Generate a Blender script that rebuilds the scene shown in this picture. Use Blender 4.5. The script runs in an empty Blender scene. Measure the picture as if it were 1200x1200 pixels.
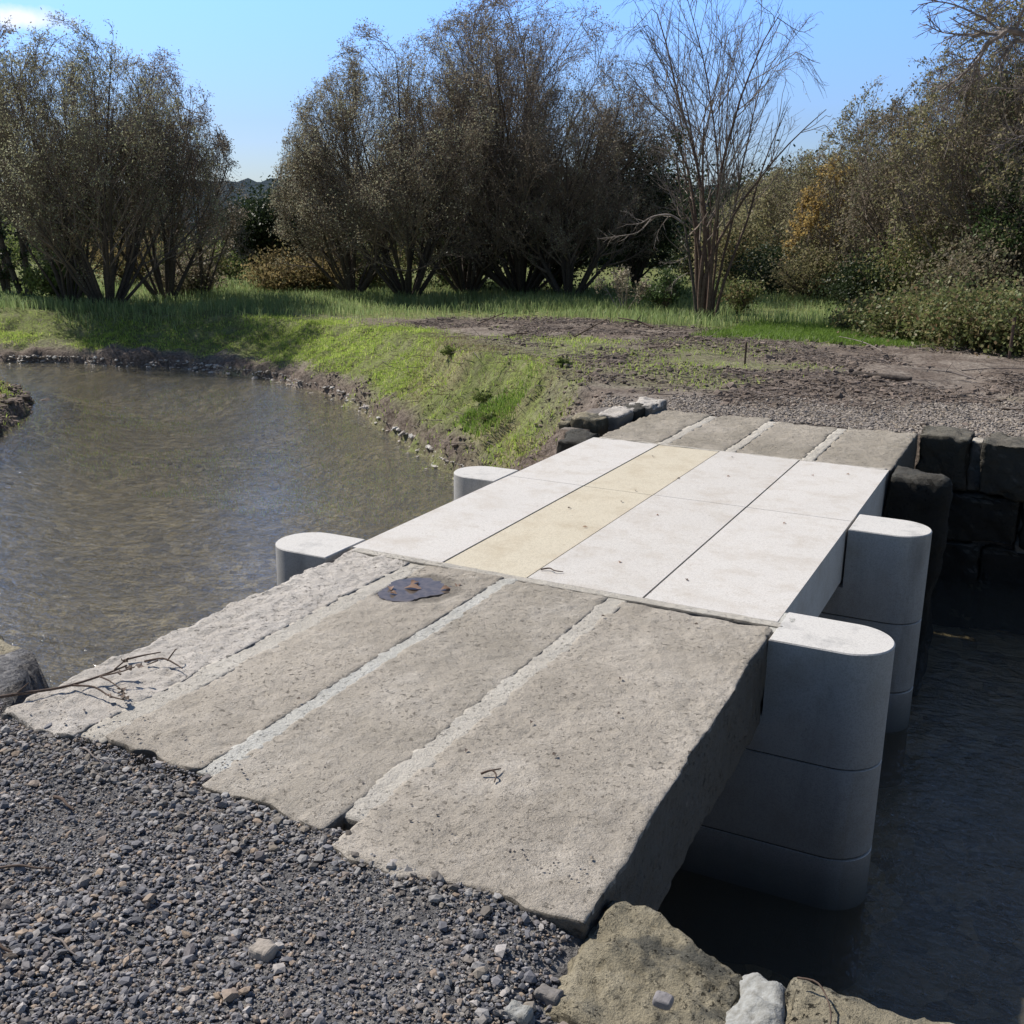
import bpy, math, random
import numpy as np
from mathutils import Vector
rng = np.random.default_rng(7)
random.seed(7)
S = bpy.context.scene
COL = S.collection
RAD = math.radians
ZW = -1.12            # water level; deck surface is z = 0, camera 1.6 m above it
F, YAW, PITCH, ROLL = 1264.8, -0.46215, 0.27261, -0.01398
SUN_AZ, SUN_EL = -80.0, 46.0     # azimuth from +Y, clockwise

# ------------------------------------------------------------------ numeric helpers
def _h(i, j, k, seed):
    n = (i * 374761393 + j * 668265263 + k * 2147483647 + seed * 1274126177) & 0xFFFFFFFF
    n = ((n ^ (n >> 13)) * 1274126177) & 0xFFFFFFFF
    n = ((n ^ (n >> 16)) * 668265263) & 0xFFFFFFFF
    return ((n ^ (n >> 15)) & 0xFFFF) / 32767.5 - 1.0
def vnoise(P, seed=0):
    P = np.asarray(P, float)
    I = np.floor(P).astype(np.int64); f = P - I; f = f * f * (3 - 2 * f)
    o = 0
    for a in (0, 1):
        for b in (0, 1):
            for c in (0, 1):
                w = (f[:, 0] if a else 1 - f[:, 0]) * (f[:, 1] if b else 1 - f[:, 1]) * (f[:, 2] if c else 1 - f[:, 2])
                o = o + w * _h(I[:, 0] + a, I[:, 1] + b, I[:, 2] + c, seed)
    return o
def fbm(P, octv=4, seed=0, gain=.5):
    P = np.asarray(P, float); o = 0; a = 1.
    for q in range(octv):
        o = o + a * vnoise(P * 2.03 ** q + 17.3 * q, seed + q); a *= gain
    return o
def n2(x, y, s, octv=3, seed=0):
    x = np.asarray(x, float); y = np.asarray(y, float)
    return fbm(np.stack([x.ravel() * s, y.ravel() * s, np.full(x.size, 3.7)], 1), octv, seed).reshape(x.shape)
def sst(a, b, x):
    t = np.clip((x - a) / (b - a), 0, 1); return t * t * (3 - 2 * t)
def norm(v): return v / np.maximum(np.linalg.norm(v, axis=-1, keepdims=True), 1e-9)

def mesh(name, V, faces, mat=None, parent=None, smooth=True, attrs=None, label=None, cat=None, group=None, kind=None, loc=None):
    """faces: list of (n,k) int arrays"""
    V = np.asarray(V, np.float32)
    me = bpy.data.meshes.new(name)
    me.vertices.add(len(V)); me.vertices.foreach_set('co', V.ravel())
    faces = [np.asarray(f, np.int32) for f in faces if len(f)]
    nl = sum(f.size for f in faces); npz = sum(len(f) for f in faces)
    me.loops.add(nl); me.polygons.add(npz)
    me.loops.foreach_set('vertex_index', np.concatenate([f.ravel() for f in faces]))
    tot = np.concatenate([np.full(len(f), f.shape[1], np.int32) for f in faces])
    st = np.concatenate([[0], np.cumsum(tot)[:-1]]).astype(np.int32)
    me.polygons.foreach_set('loop_start', st)
    try: me.polygons.foreach_set('loop_total', tot)
    except Exception: pass
    me.polygons.foreach_set('use_smooth', np.full(npz, smooth, bool))
    me.update(calc_edges=True)
    if attrs:
        for k, a in attrs.items():
            at_ = me.attributes.new(k, 'FLOAT_COLOR', 'POINT')
            at_.data.foreach_set('color', np.asarray(a, np.float32).ravel())
    if mat: me.materials.append(mat)
    o = bpy.data.objects.new(name, me); COL.objects.link(o)
    if parent: o.parent = parent
    if loc is not None: o.location = loc
    if label: o['label'] = label
    if cat: o['category'] = cat
    if group: o['group'] = group
    if kind: o['kind'] = kind
    return o
def thing(name, label, cat, loc=(0, 0, 0), group=None):
    o = bpy.data.objects.new(name, None); COL.objects.link(o); o.location = loc
    o.empty_display_size = .2
    o['label'] = label; o['category'] = cat
    if group: o['group'] = group
    return o
def join(parts):
    Vs, Fs, off = [], {}, 0
    for V, fl in parts:
        Vs.append(np.asarray(V))
        for f in fl:
            if len(f): Fs.setdefault(np.asarray(f).shape[1], []).append(np.asarray(f) + off)
        off += len(V)
    return np.concatenate(Vs), [np.concatenate(v) for v in Fs.values()]

def fwd():
    return np.array([math.sin(YAW), math.cos(YAW), 0]), np.array([math.cos(YAW), -math.sin(YAW), 0])
FW, RT = fwd()
def ray(u, v):
    a = (u - 600) / F; b = (v - 600) / F
    a, b = a * math.cos(ROLL) - b * math.sin(ROLL), a * math.sin(ROLL) + b * math.cos(ROLL)
    f = np.array([math.sin(YAW) * math.cos(PITCH), math.cos(YAW) * math.cos(PITCH), -math.sin(PITCH)])
    r = np.array([math.cos(YAW), -math.sin(YAW), 0]); return f + a * r - b * np.cross(r, f)
def bear(u, D, v=300):
    """ground point in the compass direction of u, at distance D from where the photographer stood"""
    d = ray(u, v); h = math.hypot(d[0], d[1]); return np.array([d[0] / h * D, d[1] / h * D])
def pt(u, v, D):
    d = ray(u, v); h = math.hypot(d[0], d[1]); return np.array([d[0] / h * D, d[1] / h * D, 1.6 + d[2] / h * D])

# ------------------------------------------------------------------ material helpers
def newmat(name):
    m = bpy.data.materials.new(name); m.use_nodes = True
    nt = m.node_tree; nt.nodes.clear()
    return m, nt
class G:
    def __init__(s, nt): s.nt = nt
    def n(s, t, **k):
        x = s.nt.nodes.new(t)
        for a, b in k.items():
            if a.startswith('i_'):
                key = a[2:]; key = int(key) if key.isdigit() else key.replace('_', ' ')
                if isinstance(b, bpy.types.NodeSocket): s.nt.links.new(b, x.inputs[key])
                else: x.inputs[key].default_value = b
            else: setattr(x, a, b)
        return x
    def obj(s): return s.n('ShaderNodeNewGeometry').outputs['Position']
    def noise(s, scale, detail=4, rough=.55, vec=None, out='Fac', dist=0):
        x = s.n('ShaderNodeTexNoise', i_Scale=scale, i_Detail=detail, i_Roughness=rough, i_Distortion=dist)
        s.nt.links.new(vec if vec is not None else s.obj(), x.inputs['Vector']); return x.outputs[out]
    def vor(s, scale, vec=None, feature='F1', out='Distance', rnd=1.0):
        x = s.n('ShaderNodeTexVoronoi', feature=feature, i_Scale=scale, i_Randomness=rnd)
        s.nt.links.new(vec if vec is not None else s.obj(), x.inputs['Vector']); return x.outputs[out]
    def ramp(s, fac, stops, interp='LINEAR'):
        x = s.n('ShaderNodeValToRGB'); s.nt.links.new(fac, x.inputs[0]); r = x.color_ramp; r.interpolation = interp
        while len(r.elements) < len(stops): r.elements.new(.5)
        for e, (p, c) in zip(r.elements, stops):
            e.position = p; e.color = (c, c, c, 1) if isinstance(c, (int, float)) else (*c, 1)
        return x.outputs[0]
    def mix(s, fac, a, b, mode='MIX'):
        x = s.n('ShaderNodeMix', data_type='RGBA', blend_type=mode)
        for sock, v in ((x.inputs[0], fac), (x.inputs[6], a), (x.inputs[7], b)):
            if isinstance(v, bpy.types.NodeSocket): s.nt.links.new(v, sock)
            elif isinstance(v, (int, float)): sock.default_value = v if sock == x.inputs[0] else (v, v, v, 1)
            else: sock.default_value = (*v, 1)
        return x.outputs[2]
    def math(s, op, a, b=0.0, clamp=False):
        x = s.n('ShaderNodeMath', operation=op, use_clamp=clamp)
        for i, v in enumerate((a, b)):
            if isinstance(v, bpy.types.NodeSocket): s.nt.links.new(v, x.inputs[i])
            else: x.inputs[i].default_value = v
        return x.outputs[0]
    def bump(s, h, strength, dist, normal=None):
        x = s.n('ShaderNodeBump', i_Strength=strength, i_Distance=dist); s.nt.links.new(h, x.inputs['Height'])
        if normal is not None: s.nt.links.new(normal, x.inputs['Normal'])
        return x.outputs[0]
    def scalev(s, v, vec=None):
        x = s.n('ShaderNodeMapping'); x.inputs['Scale'].default_value = v
        s.nt.links.new(vec if vec is not None else s.obj(), x.inputs['Vector']); return x.outputs[0]
    def out(s, col, rough=.9, normal=None, spec=.3, **k):
        b = s.n('ShaderNodeBsdfPrincipled')
        for key, v in (('Base Color', col), ('Roughness', rough), ('Specular IOR Level', spec)):
            if isinstance(v, bpy.types.NodeSocket): s.nt.links.new(v, b.inputs[key])
            elif key == 'Base Color': b.inputs[key].default_value = (*v, 1)
            else: b.inputs[key].default_value = v
        if normal is not None: s.nt.links.new(normal, b.inputs['Normal'])
        o = s.n('ShaderNodeOutputMaterial'); s.nt.links.new(b.outputs[0], o.inputs[0]); return b

def m_oldstone(name, base, dark, light, stain=(.16, .15, .12), bumps=1.0, scale=1.0, lichen=0.0, wet=None):
    m, nt = newmat(name); g = G(nt)
    big = g.noise(1.5 * scale, 6, .62); mid = g.noise(7 * scale, 7, .68); fine = g.noise(150, 4, .75); grain = g.vor(300)
    c = g.mix(g.ramp(big, [(.38, 0.), (.64, .9)]), base, stain)
    c = g.mix(g.ramp(g.noise(3.3 * scale, 6, .7), [(.5, 0.), (.72, .7)]), c, light)
    c = g.mix(g.ramp(g.noise(.8 * scale, 5, .7, dist=.5), [(.48, 0.), (.62, .55)]), c, stain)
    c = g.mix(g.ramp(g.noise(13 * scale, 7, .8, dist=1.2), [(.60, 0.), (.66, .6)]), c, light)
    c = g.mix(g.ramp(mid, [(.30, .45), (.50, 0.)]), c, stain)
    pit2 = g.ramp(g.noise(52 * scale, 8, .75), [(.33, 0.), (.42, 1.)])
    pmask = g.ramp(g.noise(2.3 * scale, 4, .6), [(.38, .15), (.62, 1.)])
    c = g.mix(g.math('MULTIPLY', g.math('SUBTRACT', 1.0, pit2), g.math('MULTIPLY', pmask, .7)), c, dark)
    c = g.mix(g.ramp(fine, [(.3, .40), (.6, 0.)]), c, dark)
    c = g.mix(g.ramp(grain, [(.0, .25), (.3, 0.)]), c, light)
    if lichen:
        c = g.mix(g.ramp(g.noise(5.5, 7, .7), [(.50, 0.), (.60, lichen)]), c, (.085, .088, .08))
    # standing faces coloured darker, as weathering crust and as painted shade
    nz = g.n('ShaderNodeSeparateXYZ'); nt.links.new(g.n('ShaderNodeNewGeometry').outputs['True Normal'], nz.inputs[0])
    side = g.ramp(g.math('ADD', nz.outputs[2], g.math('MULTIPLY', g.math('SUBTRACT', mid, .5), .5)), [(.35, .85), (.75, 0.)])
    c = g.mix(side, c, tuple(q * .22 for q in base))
    if wet:
        sb = g.n('ShaderNodeVectorMath', operation='SUBTRACT'); nt.links.new(g.obj(), sb.inputs[0]); sb.inputs[1].default_value = (wet[0], wet[1], 0)
        ln = g.n('ShaderNodeVectorMath', operation='LENGTH'); nt.links.new(sb.outputs[0], ln.inputs[0])
        dd_ = g.math('ADD', g.math('MULTIPLY', ln.outputs['Value'], 2.), g.math('MULTIPLY', g.noise(9, 5, .6), .22))
        c = g.mix(g.ramp(dd_, [(.44, .72), (.52, 0.)]), c, tuple(q * .3 for q in base))
    h = g.math('ADD', g.math('MULTIPLY', mid, 1.1), g.math('ADD', g.math('MULTIPLY', g.math('MULTIPLY', pit2, pmask), .5), g.math('MULTIPLY', fine, .30)))
    nrm = g.bump(h, 1.0 * bumps, .026)
    g.out(c, .93, nrm, .2); return m
def m_granite(name, base, speck, dark=.5, bump=.35, wet=False):
    m, nt = newmat(name); g = G(nt)
    pos = g.obj()
    a = g.noise(170, 3, .8); b = g.vor(210, out='Color'); big = g.noise(1.6, 4, .6)
    bw = g.n('ShaderNodeRGBToBW'); nt.links.new(b, bw.inputs[0])
    c = g.mix(g.ramp(bw.outputs[0], [(.3, dark), (.5, 0.)]), base, speck)
    c = g.mix(g.ramp(a, [(.35, .3), (.6, 0.)]), c, speck)
    c = g.mix(g.ramp(big, [(.4, 0.), (.7, .22)]), c, tuple(x * .8 for x in base))
    c = g.mix(g.ramp(g.noise(14, 5, .7), [(.55, 0.), (.75, .2)]), c, tuple(x * y for x, y in zip(base, (.78, .74, .68))))
    c = g.mix(g.ramp(g.noise(4.5, 7, .72), [(.48, 0.), (.70, .55)]), c, tuple(x * y for x, y in zip(base, (.66, .60, .52))))
    c = g.mix(g.ramp(g.noise(11, 6, .75, dist=.8), [(.62, 0.), (.70, .35)]), c, tuple(x * y for x, y in zip(base, (.55, .48, .40))))
    # footmarks and dirt specks
    c = g.mix(g.ramp(g.noise(23, 2, .5, dist=1.2), [(.73, 0.), (.78, .5)]), c, (.22, .19, .15))
    rough = .85
    if wet:   # damp waterline; above it the shade of the sides is painted in
        sx = g.n('ShaderNodeSeparateXYZ'); nt.links.new(pos, sx.inputs[0])
        z = g.math('ADD', sx.outputs[2], g.math('MULTIPLY', g.math('SUBTRACT', g.noise(4, 5, .6), .5), .03))
        c = g.mix(g.ramp(g.math('MULTIPLY', g.math('ADD', z, 1.5), .64), [(.25, .95), (.33, .8), (.40, .5), (.6, .40), (.90, .22), (.96, .18)]), c, (.10, .10, .09))
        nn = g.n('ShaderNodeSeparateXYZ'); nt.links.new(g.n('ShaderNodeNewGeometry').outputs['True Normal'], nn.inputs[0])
        c = g.mix(g.ramp(nn.outputs[2], [(.5, 0.), (.7, 1.)]), c, g.mix(g.ramp(bw.outputs[0], [(.3, .5), (.5, 0.)]), (.68, .66, .62), (.5, .48, .45)))  # upward faces painted paler, sunlight put into the colour
        st = g.noise(1.0, 5, .65, vec=g.scalev((5, 5, 1.1)))
        c = g.mix(g.ramp(st, [(.52, 0.), (.75, .5)]), c, (.13, .135, .14))
    nrm = g.bump(g.math('ADD', a, g.math('MULTIPLY', g.noise(60, 3), .6)), bump, .003)
    g.out(c, rough, nrm, .3); return m
def m_simple(name, c1, c2, scale=30, rough=.9, bump=.4, bd=.01, spec=.25, detail=5):
    m, nt = newmat(name); g = G(nt)
    n = g.noise(scale, detail, .6)
    g.out(g.mix(g.ramp(n, [(.35, 0.), (.65, 1.)]), c1, c2), rough, g.bump(n, bump, bd), spec); return m
def m_leaf(name, cols, trans=.35, rough=.55, spec=.25, back=.0):
    spec = min(spec, .28); rough = max(rough, .5)
    m, nt = newmat(name); g = G(nt)
    r = g.n('ShaderNodeNewGeometry').outputs['Random Per Island']
    st = [(i / max(1, len(cols) - 1) , c) for i, c in enumerate(cols)]
    c = g.ramp(r, st)
    p = g.noise(1.1, 3); c = g.mix(g.ramp(p, [(.35, .45), (.65, 0.)]), c, tuple(x * .45 for x in cols[0]))
    b = g.n('ShaderNodeBsdfPrincipled', i_Roughness=rough); b.inputs['Specular IOR Level'].default_value = spec
    nt.links.new(c, b.inputs['Base Color'])
    t = g.n('ShaderNodeBsdfTranslucent'); nt.links.new(c, t.inputs[0])
    mx = g.n('ShaderNodeMixShader'); mx.inputs[0].default_value = min(.5, trans + .1)
    nt.links.new(b.outputs[0], mx.inputs[1]); nt.links.new(t.outputs[0], mx.inputs[2])
    o = g.n('ShaderNodeOutputMaterial'); nt.links.new(mx.outputs[0], o.inputs[0]); return m
def m_islands(name, cols, rough=.85, bump=.4, spec=.3):
    m, nt = newmat(name); g = G(nt)
    r = g.n('ShaderNodeNewGeometry').outputs['Random Per Island']
    c = g.ramp(r, [(i / max(1, len(cols) - 1), c) for i, c in enumerate(cols)])
    n = g.noise(90, 4, .7)
    c = g.mix(g.ramp(n, [(.35, .35), (.6, 0.)]), c, tuple(x * .5 for x in cols[0]))
    g.out(c, rough, g.bump(n, bump, .004), spec); return m

M = {}
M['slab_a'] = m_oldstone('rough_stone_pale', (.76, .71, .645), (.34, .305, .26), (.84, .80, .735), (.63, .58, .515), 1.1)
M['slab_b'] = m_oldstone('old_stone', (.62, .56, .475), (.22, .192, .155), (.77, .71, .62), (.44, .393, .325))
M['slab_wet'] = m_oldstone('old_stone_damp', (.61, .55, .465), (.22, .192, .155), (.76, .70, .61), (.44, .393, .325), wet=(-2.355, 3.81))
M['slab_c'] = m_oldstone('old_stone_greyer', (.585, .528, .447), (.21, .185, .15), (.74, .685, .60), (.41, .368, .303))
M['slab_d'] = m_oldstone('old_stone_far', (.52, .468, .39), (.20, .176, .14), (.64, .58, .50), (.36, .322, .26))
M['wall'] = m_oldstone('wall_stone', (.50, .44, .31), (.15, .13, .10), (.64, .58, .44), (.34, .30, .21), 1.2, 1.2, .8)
M['walldark'] = m_oldstone('wall_stone_dark', (.14, .13, .11), (.05, .048, .042), (.22, .21, .18), (.09, .085, .075), 1.2, 1.2, .6)  # dark copy of the wall stone, shade put into its colour
M['wallcap'] = m_oldstone('wall_stone_cap', (.26, .24, .19), (.09, .08, .07), (.33, .31, .26), (.17, .155, .13), 1.2, 1.2, .6)  # top-course copy, its colour lowered for the shaded wall face
M['mortar'] = m_oldstone('mortar', (0.725, 0.716, 0.66), (0.391, 0.372, 0.326), (0.763, 0.763, 0.725), (0.614, 0.595, 0.53))
M['mortar2'] = m_oldstone('mortar_tan', (.70, .655, .575), (.40, .37, .31), (.77, .735, .655), (.60, .555, .475))
M['mortar3'] = m_simple('mortar_white', (.40, .405, .385), (.27, .265, .24), 60, .95, .7, .01)
M['white'] = m_granite('white_granite', (.725, .695, .65), (.52, .495, .455), .55)
M['white2'] = m_granite('white_granite_warm', (.70, .668, .62), (.50, .475, .435), .6)
M['yellow'] = m_granite('yellow_granite', (.69, .625, .49), (.50, .45, .34), .6)
M['pier'] = m_granite('grey_granite', (.60, .585, .56), (.40, .39, .37), .6, .35, True)
M['joint'] = m_simple('joint_dark', (.10, .09, .08), (.16, .15, .13), 50)
M['gravel'] = m_islands('crushed_rock', [(0.186, 0.184, 0.199), (0.102, 0.105, 0.116), (0.241, 0.236, 0.249), (0.139, 0.14, 0.15), (0.371, 0.359, 0.357), (0.186, 0.175, 0.183), (0.501, 0.464, 0.432), (0.223, 0.201, 0.183), (0.445, 0.333, 0.233), (0.158, 0.149, 0.158)], .75, .4, .4)
M['gravel2'] = m_islands('crushed_rock_far', [(0.35, 0.307, 0.271), (0.201, 0.178, 0.163), (0.484, 0.43, 0.369), (0.255, 0.221, 0.185), (0.403, 0.332, 0.25)], .85)
M['shore'] = m_islands('shore_rock', [(0.448, 0.395, 0.348), (0.239, 0.205, 0.167), (0.612, 0.6, 0.556), (0.328, 0.277, 0.222)], .55, .6, .5)
M['clod'] = m_islands('soil_clod', [(0.232, 0.186, 0.151), (0.139, 0.112, 0.093), (0.348, 0.278, 0.232)], .95)
M['bark'] = m_simple('bark_dark', (.075, .060, .050), (.13, .11, .095), 26, .9, .8, .02)
M['barkred'] = m_simple('bark_reddish', (.11, .072, .058), (.18, .13, .105), 22, .85, .7, .015)
M['barkpale'] = m_simple('bark_pale', (.40, .35, .31), (.18, .15, .13), 14, .85, .7, .015)
M['twig'] = m_simple('twig_brown', (.20, .15, .12), (.30, .25, .205), 40, .85, .5, .004)
M['twiggrey'] = m_simple('twig_grey', (.30, .26, .23), (.20, .165, .145), 12, .85, .5, .004)
M['stick'] = m_simple('dead_stick', (.09, .06, .045), (.16, .12, .095), 60, .85, .5, .004)
M['olive'] = m_leaf('willow_leaf_olive', [(0.335, 0.338, 0.195), (0.465, 0.466, 0.28), (0.284, 0.296, 0.182), (0.646, 0.662, 0.462), (0.386, 0.366, 0.238)], .4)
M['brownleaf'] = m_leaf('willow_leaf_brown', [(0.355, 0.299, 0.205), (0.461, 0.407, 0.277), (0.272, 0.244, 0.167), (0.588, 0.625, 0.452), (0.378, 0.379, 0.238)], .38)
M['greyleaf'] = m_leaf('willow_leaf_grey', [(0.313, 0.264, 0.193), (0.433, 0.384, 0.288), (0.24, 0.205, 0.149), (0.721, 0.648, 0.528)], .38)
M['dark'] = m_leaf('evergreen_leaf', [(0.04, 0.064, 0.029), (0.064, 0.094, 0.04), (0.032, 0.05, 0.025), (0.09, 0.126, 0.054)], .2, .4)
M['ivy'] = m_leaf('ivy_leaf', [(0.085, 0.144, 0.051), (0.135, 0.203, 0.068), (0.06, 0.101, 0.038), (0.186, 0.254, 0.101)], .3, .35, .5)
M['thick'] = m_leaf('thicket_leaf', [(0.305, 0.299, 0.141), (0.422, 0.386, 0.192), (0.234, 0.236, 0.129), (0.516, 0.474, 0.284), (0.35, 0.249, 0.181)], .4)
M['thick2'] = m_leaf('thicket_leaf_brown', [(0.287, 0.232, 0.165), (0.377, 0.331, 0.243), (0.197, 0.176, 0.122), (0.269, 0.309, 0.154)], .4)
M['yellowleaf'] = m_leaf('yellow_leaf', [(0.55, 0.392, 0.129), (0.66, 0.499, 0.2), (0.418, 0.285, 0.1), (0.33, 0.261, 0.129)], .45)
M['bramble'] = m_leaf('bramble_leaf', [(0.194, 0.248, 0.086), (0.302, 0.324, 0.13), (0.13, 0.173, 0.065), (0.432, 0.389, 0.194), (0.281, 0.173, 0.108)], .3, .4, .5)
M['bushgreen'] = m_leaf('bush_leaf', [(0.203, 0.265, 0.078), (0.281, 0.343, 0.109), (0.14, 0.187, 0.062), (0.312, 0.312, 0.14)], .4)
M['bracken'] = m_leaf('bracken', [(0.343, 0.265, 0.125), (0.437, 0.343, 0.172), (0.234, 0.187, 0.094), (0.281, 0.281, 0.125)], .4, .7)
M['reed'] = m_leaf('meadow_blade', [(0.319, 0.434, 0.165), (0.426, 0.557, 0.234), (0.249, 0.33, 0.125), (0.426, 0.54, 0.276), (0.585, 0.626, 0.289)], .45, .5)
M['grass'] = m_leaf('bank_blade', [(0.46, 0.63, 0.109), (0.579, 0.774, 0.151), (0.325, 0.487, 0.082), (0.716, 0.8, 0.248), (0.784, 0.8, 0.316)], .45, .6)
M['grassb'] = m_leaf('fresh_blade', [(0.198, 0.33, 0.053), (0.265, 0.409, 0.079), (0.146, 0.251, 0.046), (0.317, 0.437, 0.118)], .5, .5)
M['straw'] = m_leaf('straw', [(.42, .36, .22), (.34, .28, .17), (.50, .44, .28)], .3, .7)
M['deadleaf'] = m_leaf('dead_leaf', [(.42, .27, .19), (.50, .34, .25), (.30, .18, .12)], .2, .6)

# ------------------------------------------------------------------ river outline and ground height
RIV = np.array([(40, -3), (14, -.2), (6, .9), (3, 1.5), (0, 2.02), (-.76, 2.15), (-2.95, 2.22), (-3.35, 2.75), (-4.3, 2.9), (-5.9, 3.5), (-8.5, 5.5),
    (-10.5, 7.5), (-11.04, 8.45), (-11.56, 9.11), (-12.24, 9.95), (-12.94, 10.6), (-13.9, 11.05), (-14.9, 11.25), (-17, 11.2), (-22, 11.6), (-45, 14),
    (-45, 19), (-26, 14.6), (-19, 12.9), (-16.5, 13.05), (-15.88, 13.46), (-14.89, 13.7), (-13.68, 14.08), (-12.53, 14.08), (-11.27, 13.86), (-10.01, 13.32), (-8.96, 12.71),
    (-8.09, 11.85), (-6.95, 10.9), (-6, 10.12), (-5.29, 9.5), (-4.6, 8.8), (-3.95, 8.1), (-3.5, 7.5), (-3.1, 7.45), (-3.0, 8.7), (-.85, 8.75), (3, 9.0), (8, 9.8), (16, 11.5), (40, 15)], float)
def sdf(x, y):
    x = np.asarray(x, float); y = np.asarray(y, float); sh = x.shape; x = x.ravel(); y = y.ravel()
    d = np.full(x.shape, 1e9); ins = np.zeros(x.shape, bool)
    n = len(RIV)
    for i in range(n):
        ax, ay = RIV[i]; bx, by = RIV[(i + 1) % n]
        dx, dy = bx - ax, by - ay
        t = np.clip(((x - ax) * dx + (y - ay) * dy) / (dx * dx + dy * dy), 0, 1)
        d = np.minimum(d, np.hypot(x - ax - t * dx, y - ay - t * dy))
        c = ((ay > y) != (by > y))
        if dy != 0: ins ^= c & (x < (bx - ax) * (y - ay) / dy + ax)
    return np.where(ins, -d, d).reshape(sh)
def height(x, y, detail=True):
    x = np.asarray(x, float); y = np.asarray(y, float)
    far = (y > 6.0 + .0 * x)
    near = y < 6.0
    s = sdf(x, y)
    wall = np.maximum(sst(-3.7, -3.45, x) * sst(3.2, 2.9, y) , sst(-3.75, -3.3, x) * sst(7.2, 7.45, y))
    wall = wall * (1 - sst(3, 6, x))
    s = s + (1 - wall) * (.10 * n2(x, y, 1.7, 3, 4) + .05 * n2(x, y, 6, 2, 5))
    w = np.where(y > 6.5, .95 + .75 * sst(-6, -13, x), .9)
    w = w * (1 - wall) + .05 * wall
    dab = np.hypot(x + 1.8, y - 8.7)
    ztop = -.05 - .22 * sst(3, 11, dab) - .12 * sst(-7, -13, x)
    ztop = np.where((y < 5), -.028 + .016 * sst(1.85, 2.05, y) * sst(-.95, -1.05, x) - .06 * sst(-2.6, -3.4, x) - .25 * sst(-4, -9, x) - .06 * sst(-.95, -.72, x) * sst(1.5, 1.75, y), ztop)
    # low muddy spit on the near bank upstream
    ztop = np.where((x < -9) & (y < 12) & (s > 0), -.45, ztop)
    t = np.clip(s / w, 0, 1)
    prof = .16 * sst(0, .08, t) + .84 * (t ** .85) * (1 - .18 * np.sin(t * 3.14) * (1 - wall))
    z = ZW - .04 + (ztop - ZW + .04) * np.clip(prof, 0, 1)
    bed = ZW - .04 - (.33 + .1 * n2(x, y, .5, 2, 9)) * sst(0, 1.6, -s)
    bed = bed * (1 - wall) + wall * np.where(s < 0, ZW - .38, bed)
    z = np.where(s > 0, z, bed)
    if detail:
        dirt = sst(.2, 1.2, s) * (y > 6)
        z = z + dirt * (.035 * n2(x, y, 1.1, 3, 11) + .022 * np.abs(n2(x, y, 5.0, 3, 12)) + .012 * n2(x, y, 13, 2, 14)) * np.where(dab < 2.3, .35, 1)
        slope = (1 - wall) * sst(0, .1, t) * sst(1, .7, t) * (s > 0)
        z = z + slope * (.05 * n2(x, y, 3.2, 3, 15) + .025 * n2(x, y, 11, 2, 16))
        al = -.75 * x + .66 * y
        z = z + slope * sst(-9.5, -7, x) * (.045 * n2(al, al * 0, 5.5, 2, 44) - .02)
        z = z + (s < 0) * .03 * n2(x, y, 4, 2, 18)
        z = z + ((y < 4) & (s > .05)) * .012 * n2(x, y, 3, 2, 21)
    return z
def H(x, y): return height(np.atleast_1d(x), np.atleast_1d(y))

def axis(lo, hi, st, ext, g=1.18):
    a = list(np.arange(lo, hi, st)); d = st
    while a[-1] < ext[1]: d *= g; a.append(a[-1] + d)
    d = st
    while a[0] > ext[0]: d *= g; a.insert(0, a[0] - d)
    return np.array(a)
def zones(X, Y):
    s = sdf(X, Y); nz = n2(X, Y, .55, 4, 31); nf = n2(X, Y, 2.4, 3, 32)
    far = Y > 6.5
    gline = 9.0 + (X + 3.6) * .42
    gravel = np.where(far, sst(.5, -.15, Y - gline + .35 * nf) * sst(-4.2, -3.6, X + .2 * nf), sst(-4.6, -3.8, X))
    w = .95 + .75 * sst(-6, -13, X)
    onbank = far * sst(.12, .35, s / w + .12 * nf) * sst(2.0, 1.0, s / w + .25 * nz)
    onbank = onbank * sst(-3.9, -4.6, X + .25 * nf)
    # meadow beyond the bare strip
    mead = far * sst(17.2, 18.4, Y + np.maximum(0, -X - 8.5) * .38 + .5 * nz)
    mead = np.maximum(mead, far * sst(15.3, 16.0, Y + .3 * nf) * sst(-4.9, -4.2, X) * sst(-1.0, -2.2, X))
    patch = far * sst(.15, .6, nz) * .6 * sst(9.5, 10.5, Y) * sst(16.5, 13.5, Y)
    patch = np.maximum(patch, far * sst(-3.6, -6.5, X + .8 * nz) * sst(13.6, 12.3, Y + .6 * nf) * .9)
    grass = np.clip(np.maximum(np.maximum(onbank, mead), patch), 0, 1)
    mud = far * sst(.30, .05, s / w + .08 * nf) * (s > 0)
    mud = np.maximum(mud, far * np.maximum(sst(-.35, .35, nf), sst(.1, .5, n2(X, Y, .9, 3, 61))) * .85 * sst(.9, 1.2, s / w) * (1 - grass))
    mud = np.maximum(mud, far * sst(-4.9, -4.3, X + .2 * nf) * sst(-3.3, -3.7, X) * sst(9.6, 9.1, Y + .2 * nf))
    mud = np.where((~far) & (X < -8), 1., mud)
    straw = far * sst(.15, .6, n2(X, Y, 1.1, 3, 40)) * onbank * sst(-9, -6, X)
    return s, gravel, grass, np.clip(mud, 0, 1), straw, onbank, mead
ax_ = axis(-19, 4, .07, (-700, 700)); ay_ = axis(-.5, 21.5, .07, (-300, 900))
X, Y = np.meshgrid(ax_, ay_, indexing='ij')
Z = height(X, Y)
s_, gr_, ga_, mu_, st_, ob_, me_ = zones(X, Y)
nx, ny = X.shape
idx = np.arange(nx * ny).reshape(nx, ny)
fc = np.stack([idx[:-1, :-1], idx[1:, :-1], idx[1:, 1:], idx[:-1, 1:]], -1).reshape(-1, 4)
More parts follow.
